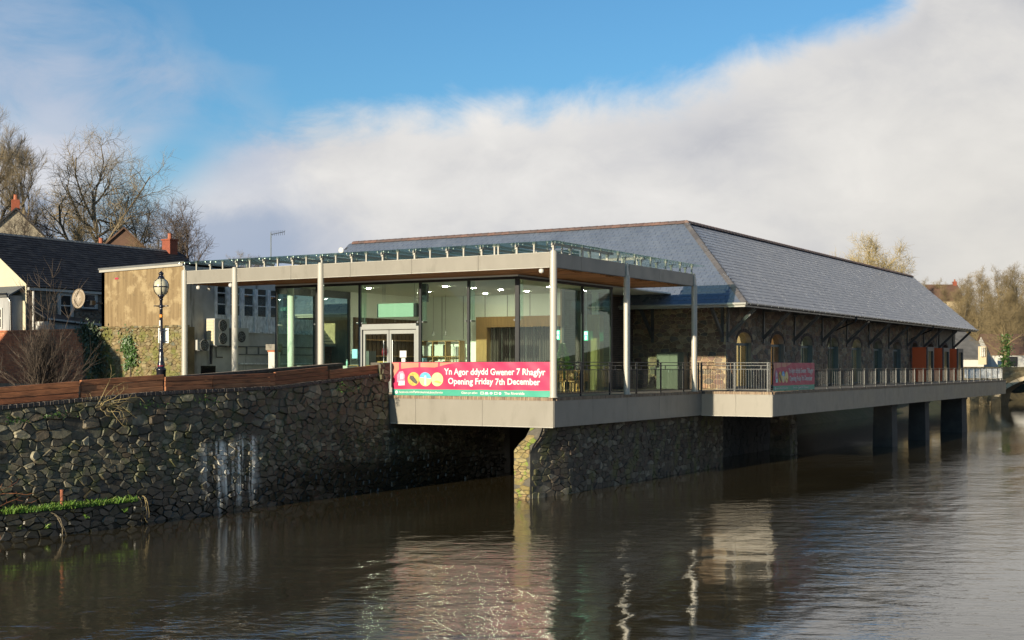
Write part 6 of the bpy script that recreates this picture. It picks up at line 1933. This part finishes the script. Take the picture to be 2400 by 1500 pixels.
# ================================================================= TREES
def grow(seed, H, R, tr, kids, first=0.22, up=0.25, twig_r=0.013, twig_l=0.75, lean=(0, 0), spread=0.9):
    """A bare tree standing on the origin: returns (limbs mesh builder, twigs mesh builder)."""
    r2 = random.Random(seed)
    limbs, twigs = MB(), MB()
    def branch(p, d, L, r, lev):
        n = 5 if lev == 0 else (4 if lev < 3 else 3)
        pts, rad = [p.copy()], [r]
        q, dd = p.copy(), d.copy()
        for i in range(n):
            jit = 0.10 if lev == 0 else 0.22
            dd = (dd + Vector((r2.gauss(0, jit), r2.gauss(0, jit), r2.gauss(0, jit * 0.6) + up * (0.25 if lev else 0)))).normalized()
            q = q + dd * (L / n)
            pts.append(q.copy())
            rad.append(max(r * (1 - 0.62 * (i + 1) / n), 0.004))
        last = lev >= len(kids)
        (twigs if lev >= 3 else limbs).tube(pts, rad, 3 if lev >= 2 else (5 if lev else 8), cap=lev == 0)
        if last: return
        nk = kids[lev]
        for k in range(nk):
            t = first + (1 - first) * (k + r2.random() * 0.9) / nk if lev == 0 else 0.15 + 0.85 * (k + r2.random()) / nk
            t = min(t, 0.999)
            i = min(int(t * n), n - 1)
            f = t * n - i
            b0 = pts[i].lerp(pts[i + 1], f)
            ax = (pts[i + 1] - pts[i]).normalized()
            az_ = (k * 2.399 + r2.uniform(-0.5, 0.5))
            side = ax.cross(Vector((cos(az_), sin(az_), 0.1)))
            if side.length < 0.1: side = ax.cross(Vector((0, 0, 1)))
            side.normalize()
            ang = r2.uniform(0.45, 0.95) * spread * (1.0 if lev else 1.05 - 0.45 * t)
            nd = (ax * cos(ang) + side * sin(ang)).normalized()
            if lev == 0: Lc = R * r2.uniform(0.85, 1.15) * (1.15 - 0.45 * abs(t - 0.55) * 1.2)
            elif lev == len(kids) - 1: Lc = twig_l * r2.uniform(0.6, 1.4)
            else: Lc = L * r2.uniform(0.40, 0.62) * (1.1 - 0.4 * t)
            rc = rad[i] * r2.uniform(0.45, 0.65) if lev < len(kids) - 1 else twig_r
            branch(b0, nd, Lc, max(rc, twig_r), lev + 1)
    branch(Vector((0, 0, -0.3)), Vector((lean[0], lean[1], 1)).normalized(), H, tr, 0)
    return limbs, twigs

def tree_proto(seed, H, R, tr, kids, bark_m, twig_m, **kw):
    l, t = grow(seed, H, R, tr, kids, **kw)
    return l.mesh('trunk', bark_m, True), t.mesh('crown', twig_m)

def place_tree(meshes, loc, label, s=1.0, rz=0.0, group=None, ivy_h=0.0, sz=None):
    t = thing('bare_tree', loc, label, 'tree', group)
    t.rotation_euler = (0, 0, rz)
    t.scale = (s, s, sz or s)
    for nm, me in zip(('trunk', 'crown'), meshes):
        o = bpy.data.objects.new(nm, me)
        COL.objects.link(o)
        o.parent = t
    if ivy_h:
        r2 = random.Random(int(loc[0] * 10))
        pts = [(loc[0] + r2.gauss(0, .3), loc[1] + r2.gauss(0, .3), loc[2] + r2.random() * ivy_h) for _ in range(350)]
        b = MB()
        for (x, y, z) in pts:
            x, y, z = (x - loc[0]) / s, (y - loc[1]) / s, (z - loc[2]) / s
            e = 0.10
            b.cr = r2.random() * .99 + .005
            b.add([(x - e, y + r2.uniform(-e, e), z), (x, y - e, z + e), (x + e, y + r2.uniform(-e, e), z), (x, y + e, z - e)], [(0, 1, 2, 3)])
        o = bpy.data.objects.new('ivy_leaves', b.mesh('ivy_leaves', M['leaf_dark']))
        COL.objects.link(o); o.parent = t; o['kind'] = 'stuff'
    return t

big = tree_proto(3, 7.4, 5.8, 0.30, (11, 8, 8, 7), M['bark'], M['twig'], first=0.14, up=0.16, twig_r=0.0095, twig_l=0.75, spread=1.1)
upright = tree_proto(8, 9.0, 3.4, 0.20, (12, 9, 8, 6), M['bark'], M['twig'], first=0.22, up=0.5, twig_r=0.009, twig_l=0.65, spread=0.8)
small = tree_proto(12, 4.6, 2.6, 0.15, (9, 7, 6, 5), M['twig_dark'], M['twig_dark'], first=0.22, up=0.35, twig_r=0.010, twig_l=0.5, spread=0.95)
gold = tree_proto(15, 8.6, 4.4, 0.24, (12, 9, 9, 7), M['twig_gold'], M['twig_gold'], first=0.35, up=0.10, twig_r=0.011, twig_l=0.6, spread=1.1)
hill_a = tree_proto(21, 7.5, 4.2, 0.24, (9, 7, 6, 6), M['twig_hill'], M['twig_hill'], first=0.12, up=0.12, twig_r=0.013, twig_l=0.8, spread=1.1)
hill_b = tree_proto(22, 8.5, 3.6, 0.22, (9, 7, 6, 6), M['twig_hill'], M['twig_hill'], first=0.12, up=0.25, twig_r=0.013, twig_l=0.8, spread=1.0)
def on_hill(px, depth):
    p = at(px, 858, depth)
    return (p.x, p.y, hill_z(p.x, p.y))
place_tree(big, on_hill(238, 110), 'largest bare tree with wide rounded crown on the left hill', 1.16, 0.6, ivy_h=3.0, sz=1.02)
place_tree(upright, on_hill(76, 104), 'tall upright bare tree between the tan house and the largest tree', 1.0, 0.2, ivy_h=1.5)
place_tree(upright, on_hill(-12, 98), 'bare tree crown cut off by the left edge of the picture', 1.0, 2.5)
place_tree(small, on_hill(452, 102), 'small dark bare tree right of the orange chimney', 1.15, 1.0, ivy_h=1.5)
place_tree(hill_a, on_hill(168, 118), 'low bare tree filling the gap left of the largest tree', 0.72, 4.1)
place_tree(big, on_hill(318, 120), 'bare tree leaning out at the right side of the largest tree', 0.70, 3.4)
for i, (px, dp, s, lab) in enumerate(((395, 100, .32, 'scrubby bush behind the orange chimney'), (345, 100, .36, 'scrubby bush below the largest tree'), (420, 110, .40, 'thin scrub bush left of the small dark tree'),
                                      (505, 100, .32, 'low scrub bush right of the small dark tree'), (590, 150, .45, 'far scrub bush below the tv aerial'), (560, 140, .4, 'far scrub bush left of the tv aerial'),
                                      (130, 100, .36, 'scrub bush at the foot of the upright tree'), (200, 100, .34, 'scrub bush at the foot of the largest tree'), (30, 90, .40, 'dark bush in front of the tan house'))):
    t = place_tree(hill_a if i % 2 else small, on_hill(px, dp), lab, s * (1.6 if i % 2 == 0 else 1), i * 1.1, 'scrub along the hilltop')
    t['category'] = 'bush'; t.name = 'scrub_bush'
# golden tree behind the barn
p = at(2012, 858, 110)
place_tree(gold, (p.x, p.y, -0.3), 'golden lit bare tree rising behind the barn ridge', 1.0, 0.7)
# hillside wood on the right: single trees one can tell apart
rt = random.Random(77)
labs = []
spots = [(2150, 205, .8), (2185, 190, .75), (2215, 215, .9), (2240, 185, .8), (2262, 205, .95), (2285, 190, .85), (2300, 225, 1.1), (2318, 200, .95), (2338, 215, 1.15), (2352, 190, .9), (2368, 205, 1.05), (2385, 220, 1.2), (2402, 195, 1.0), (2420, 210, 1.1),
         (2270, 235, 1.0), (2325, 240, 1.15), (2375, 240, 1.2), (2230, 245, 1.0), (2200, 235, .9), (2345, 180, .75), (2310, 182, .7), (2395, 182, .75), (2280, 178, .6), (2250, 230, .95), (2360, 228, 1.1), (2440, 200, 1.0), (2165, 230, .9), (2205, 180, .7), (2228, 196, .85), (2256, 192, .8), (2272, 215, .9), (2295, 205, .9), (2330, 190, .8), (2349, 205, .9), (2378, 192, .85), (2410, 225, 1.1), (2310, 215, 1.0), (2390, 205, 1.0), (2245, 210, .9), (2180, 215, .9)]
cols_ = ['first', 'second', 'third', 'fourth', 'fifth', 'sixth', 'seventh', 'eighth', 'ninth', 'tenth', 'eleventh', 'twelfth', 'thirteenth', 'fourteenth', 'fifteenth', 'sixteenth', 'seventeenth', 'eighteenth', 'nineteenth', 'twentieth']
order = sorted(range(len(spots)), key=lambda i: spots[i][0])
for rank, i in enumerate(order):
    px, dp, s = spots[i]
    if rank < 20: lab = 'brown bare tree on the far right hill, %s from the left' % cols_[rank]
    else: lab = 'brown bare tree on the far right hill, %s from the right' % cols_[len(spots) - 1 - rank]
    pos = on_hill(px, dp)
    place_tree(hill_a if i % 2 else hill_b, pos, lab, s * 0.66, rt.uniform(0, 6), 'bare trees on the far right hill', sz=s * rt.uniform(0.52, 0.70))
# undergrowth that reads as one mass
b = MB()
for _ in range(5200):
    px, dp = rt.uniform(2120, 2470), rt.uniform(172, 250)
    x, y, z = on_hill(px, dp)
    h = rt.uniform(0.6, 2.4)
    a = rt.uniform(0, 6.28)
    r = 0.05
    tx, ty = rt.gauss(0, .5), rt.gauss(0, .5)
    b.add([(x - r * cos(a), y - r * sin(a), z - .3), (x + r * cos(a), y + r * sin(a), z - .3), (x + tx, y + ty, z + h)], [(0, 1, 2)])
    b.add([(x + tx * .4, y + ty * .4, z + h * .4), (x + tx * .4 + .08, y + ty * .4, z + h * .38), (x + tx * .4 + rt.gauss(0, .6), y + ty * .4 + rt.gauss(0, .6), z + h * .9)], [(0, 1, 2)])
tag(b.build('undergrowth', M['twig_hill']), 'brown winter undergrowth covering the far right hill', 'undergrowth', kind='stuff')

# bare bush by the brick wall
r2 = random.Random(4)
bx_, by_, bz_ = -9.2, 15.4, -0.35
bu = thing('bare_bush', (bx_, by_, bz_), 'dark leafless many stemmed bush in front of the red brick wall', 'bush')
stems, whips = MB(), MB()
for k in range(70):
    a = r2.uniform(0, 2 * pi)
    tilt = abs(r2.gauss(0, 0.48))
    d = Vector((cos(a) * sin(tilt), sin(a) * sin(tilt), cos(tilt)))
    L = r2.uniform(1.5, 2.5)
    if k % 9 == 0: L, d = r2.uniform(3.6, 4.6), Vector((d.x * .25, d.y * .25, 1)).normalized()
    q = Vector((bx_ + r2.gauss(0, .12), by_ + r2.gauss(0, .12), bz_))
    pts, rad = [q.copy()], [0.028]
    for i in range(5):
        d = (d + Vector((r2.gauss(0, .07), r2.gauss(0, .07), .05))).normalized()
        q = q + d * (L / 5)
        pts.append(q.copy()); rad.append(0.028 * (1 - (i + 1) / 5.5))
        if i >= 1:
            for _ in range(5):
                e = (d + Vector((r2.gauss(0, .5), r2.gauss(0, .5), r2.gauss(.2, .3)))).normalized()
                m1 = q + e * r2.uniform(.2, .45)
                whips.tube([q, m1, m1 + (e + Vector((r2.gauss(0, .3), r2.gauss(0, .3), .2))).normalized() * r2.uniform(.2, .5)], [.008, .006, .003], 3, cap=False)
    stems.tube(pts, rad, 5, cap=False)
stems.build('stems', M['twig_dark'], bu)
whips.build('twigs', M['twig_dark'], bu)
# straggling dead growth hanging on the quay wall
def straggle(lab, base, n, seed, m_, out=(0, -1, 0), size=0.5, droop=-0.25):
    r3 = random.Random(seed)
    t = thing('dead_weed', base, lab, 'weed', 'dead weeds on the river wall')
    b = MB()
    for k in range(n):
        d = Vector((r3.gauss(0.3, .7), -abs(r3.gauss(.3, .25)), r3.gauss(0.1, .5))).normalized()
        q = Vector(base) + Vector((r3.gauss(0, .12), 0, r3.gauss(0, .06)))
        pts = [q.copy()]
        for i in range(5):
            d = (d + Vector((r3.gauss(0, .25), r3.gauss(0, .12), r3.gauss(droop * .3, .2)))).normalized()
            q = q + d * size * r3.uniform(.2, .4)
            pts.append(q.copy())
            if i and r3.random() < .8:
                e = (d + Vector((r3.gauss(0, .8), r3.gauss(0, .3), r3.gauss(.3, .5)))).normalized()
                b.tube([q, q + e * size * .3], [.006, .003], 3, cap=False)
        b.tube(pts, [.012, .010, .009, .007, .005, .003], 4, cap=False)
    b.build('stalks', m_, t)
straggle('tangle of pale dead stalks hanging from the coping below the second timber length', (-13.6, 7.28, -0.05), 14, 3, M['twig_gold'], size=0.62)
straggle('brown dead bramble on the grassy ledge at the far left', (-17.3, 7.5, -2.6), 10, 9, M['sleeper'], size=0.7)
straggle('pale root hanging to the water at the end of the grassy ledge', (-12.55, 6.75, -2.7), 3, 14, M['twig_gold'], size=0.5, droop=-2.5)
straggle('thin root trailing from the middle of the grassy ledge into the water', (-15.75, 6.95, -2.85), 2, 18, M['twig'], size=0.6, droop=-2.5)
ivy('small green weeds growing under the coping at the left of the river wall', [(-16.3, 7.72, -.4, .25, .05, .05, 60), (-15.1, 7.55, -.28, .3, .05, .06, 60), (-12.0, 7.12, -.05, .3, .05, .06, 50), (-9.8, 6.9, .05, .3, .05, .06, 50), (-2.9, 6.85, .3, .4, .05, .1, 90)], M['leaf'], 12, 0.035, (0, -1, 0))

# ================================================================= FAR RIGHT BANK
FA = YAW - radians(90)
def far_house(name, lab, px, ground_y, depth, Lpx, eave_y, ridge_y, W, wall_m, roof_m, **kw):
    p = at(px, ground_y, depth)
    s = depth / FPX
    c = Vector((p.x, p.y, p.z)) + Vector((cos(YAW), sin(YAW), 0)) * (W / 2)
    return gable_house(name, lab, tuple(c), FA + kw.pop('turn', 0), Lpx * s, W, (ground_y - eave_y) * s, (ground_y - ridge_y) * s, wall_m, roof_m, **kw)
g1 = far_house('white_garage', 'small white garage with pale slate roof beyond the far end of the deck', 2280, 864, 166, 52, 838, 801, 5.0, M['far_white'], M['far_slate'], cat='garage', wins=())
b = MB()
q = at(2304, 836, 163)
b.box(q.x - .5, q.x + .5, q.y - .5, q.y + .5, q.z - 1.0, q.z + 1.3)
b.build('bay_window', M['far_cream'], g1)
for k in range(3):
    q2 = at(2299 + k * 4, 815, 162)
    MB().box(q2.x - .06, q2.x - .02, q2.y - .06, q2.y + .06, q2.z - 1.1, q2.z + .1).build('bay_mullion', M['far_white'], g1)
far_house('long_garage', 'long white walled garage with dark roof and orange ridge at the right edge', 2388, 864, 172, 130, 829, 784, 7.0, M['far_white'], M['far_brown'], cat='garage', wins=(('y', -1.2, .2, 2.2, 1.5),))
far_house('blue_house', 'pale blue grey gabled house between the barn end and the white garage', 2250, 862, 180, 46, 800, 772, 6.0, M['far_blue'], M['far_slate'], turn=0.3)
far_house('hill_villa', 'brown hip roofed house with orange chimney on the far right hill', 2222, 735, 232, 70, 703, 666, 7.0, M['far_cream'], M['far_brown'], chim=[(2.4, .7)])
far_house('white_cottage', 'white cottage glimpsed through trees on the far right hill', 2378, 745, 238, 44, 722, 703, 5.0, M['far_white'], M['far_slate'], turn=0.8)
q = at(2357, 862, 158)
iv = thing('ivy_clad_tree', (q.x, q.y, 0), 'tree trunk wrapped in green ivy before the long white garage', 'tree')
MB().tube([(q.x, q.y, -.5), (q.x, q.y, 5.2)], [.25, .12], 8).build('trunk', M['bark'], iv)
pts = [(q.x + rt.gauss(0, .34), q.y + rt.gauss(0, .34), rt.uniform(0, 5.0)) for _ in range(900)]
leaf_cloud('foliage', pts, M['leaf'], 0.16, iv, 3)
place_tree(hill_a, (q.x, q.y, 2.0), 'bare crown above the ivy wrapped trunk by the long white garage', 0.7, 1.0)
# stone bridge
BU, BT = 117.0, 0.92
br = thing('stone_bridge', (BU, 0, WATER), 'old stone arch bridge over the river at the right edge', 'bridge')
b = MB()
def barch(v):
    z = -9.0
    for c in (-2.0, -22.0, -42.0):
        if abs(v - c) < 8.5: z = max(z, -3.2 + 3.5 * sqrt(1 - ((v - c) / 8.5) ** 2))
    return z
vs_ = [-52 + 0.5 * i for i in range(140)]
for v0, v1 in zip(vs_, vs_[1:]):
    z0, z1 = max(barch(v0), -4.5), max(barch(v1), -4.5)
    for uu in (BU, BU + 6):
        b.quad((uu, v0, z0), (uu, v1, z1), (uu, v1, BT - 0.3), (uu, v0, BT - 0.3))
    if z0 > -4.4 or z1 > -4.4: b.quad((BU, v0, z0), (BU + 6, v0, z0), (BU + 6, v1, z1), (BU, v1, z1))
b.quad((BU, -52, BT - 0.3), (BU + 6, -52, BT - .3), (BU + 6, 17.5, BT - .3), (BU, 17.5, BT - .3))
b.build('mortar_core', M['wallmortar'], br)
MB().box(BU - 0.05, BU + 0.4, -52, 17.5, BT - 0.298, BT + 0.1).build('parapet', M['bridge_stone'], br)
pieces = []
for poly in cells(0.0, 17.0, -3.8, BT - 0.32, 0.62, 0.34, 81, 0.3):
    cv_ = sum(p[0] for p in poly) / len(poly); ct = sum(p[1] for p in poly) / len(poly)
    if ct < barch(cv_) + 0.45: continue
    p = stone_piece(poly, 0.02, 0.04, lambda s, t, d: (BU - d, s, t), rg, 0.3)
    if p: pieces.append(p)
emit('stone', 'small_stones', br, pieces, M['bridge_stone'], 150)
for k in range(24):
    a0, a1 = pi * (k + .04) / 24, pi * (k + .96) / 24
    b = MB(); b.cr = rg.random() * .99 + .005
    b.prism([(BU - .06, -2 + r1 * cos(a), -3.2 + r2_ * sin(a)) for a, r1, r2_ in ((a0, 8.5, 3.5), (a1, 8.5, 3.5), (a1, 9.0, 4.0), (a0, 9.0, 4.0))], (.2, 0, 0)).build('voussoir', M['far_cream'], br)
for (v, w_) in ((9.0, .5), (6.6, .55)):
    b = MB()
    b.add([(BU - 2.2, v, -4.4), (BU - .05, v - w_, -4.4), (BU - .05, v + w_, -4.4), (BU - 2.2, v, -2.9), (BU - .05, v - w_, -2.4), (BU - .05, v + w_, -2.4)], [(0, 1, 4, 3), (0, 3, 5, 2), (3, 4, 5)])
    b.build('cutwater', M['bridge_stone'], br)
# pale board fence beyond the end of the deck
fe = thing('board_fence', (104, 10, -0.2), 'pale grey board fence beyond the far end of the deck railing', 'fence')
for k in range(30):
    q = at(2262 + k * 2.9, 886, 140)
    MB().box(q.x - .02, q.x + .02, q.y - .06, q.y + .06, q.z, q.z + 1.02).build('board', M['peel'], fe)
qa, qb = at(2261, 870, 140.1), at(2348, 870, 140.1)
MB().beam(qa, qb, .05, .08).build('rail', M['peel'], fe)
fb = MB()
fb.box(qa.x - 8, 117, 11.6, 11.9, -4.2, -0.2)
fb.build('river_edge_wall', M['concrete_dark'], fe)
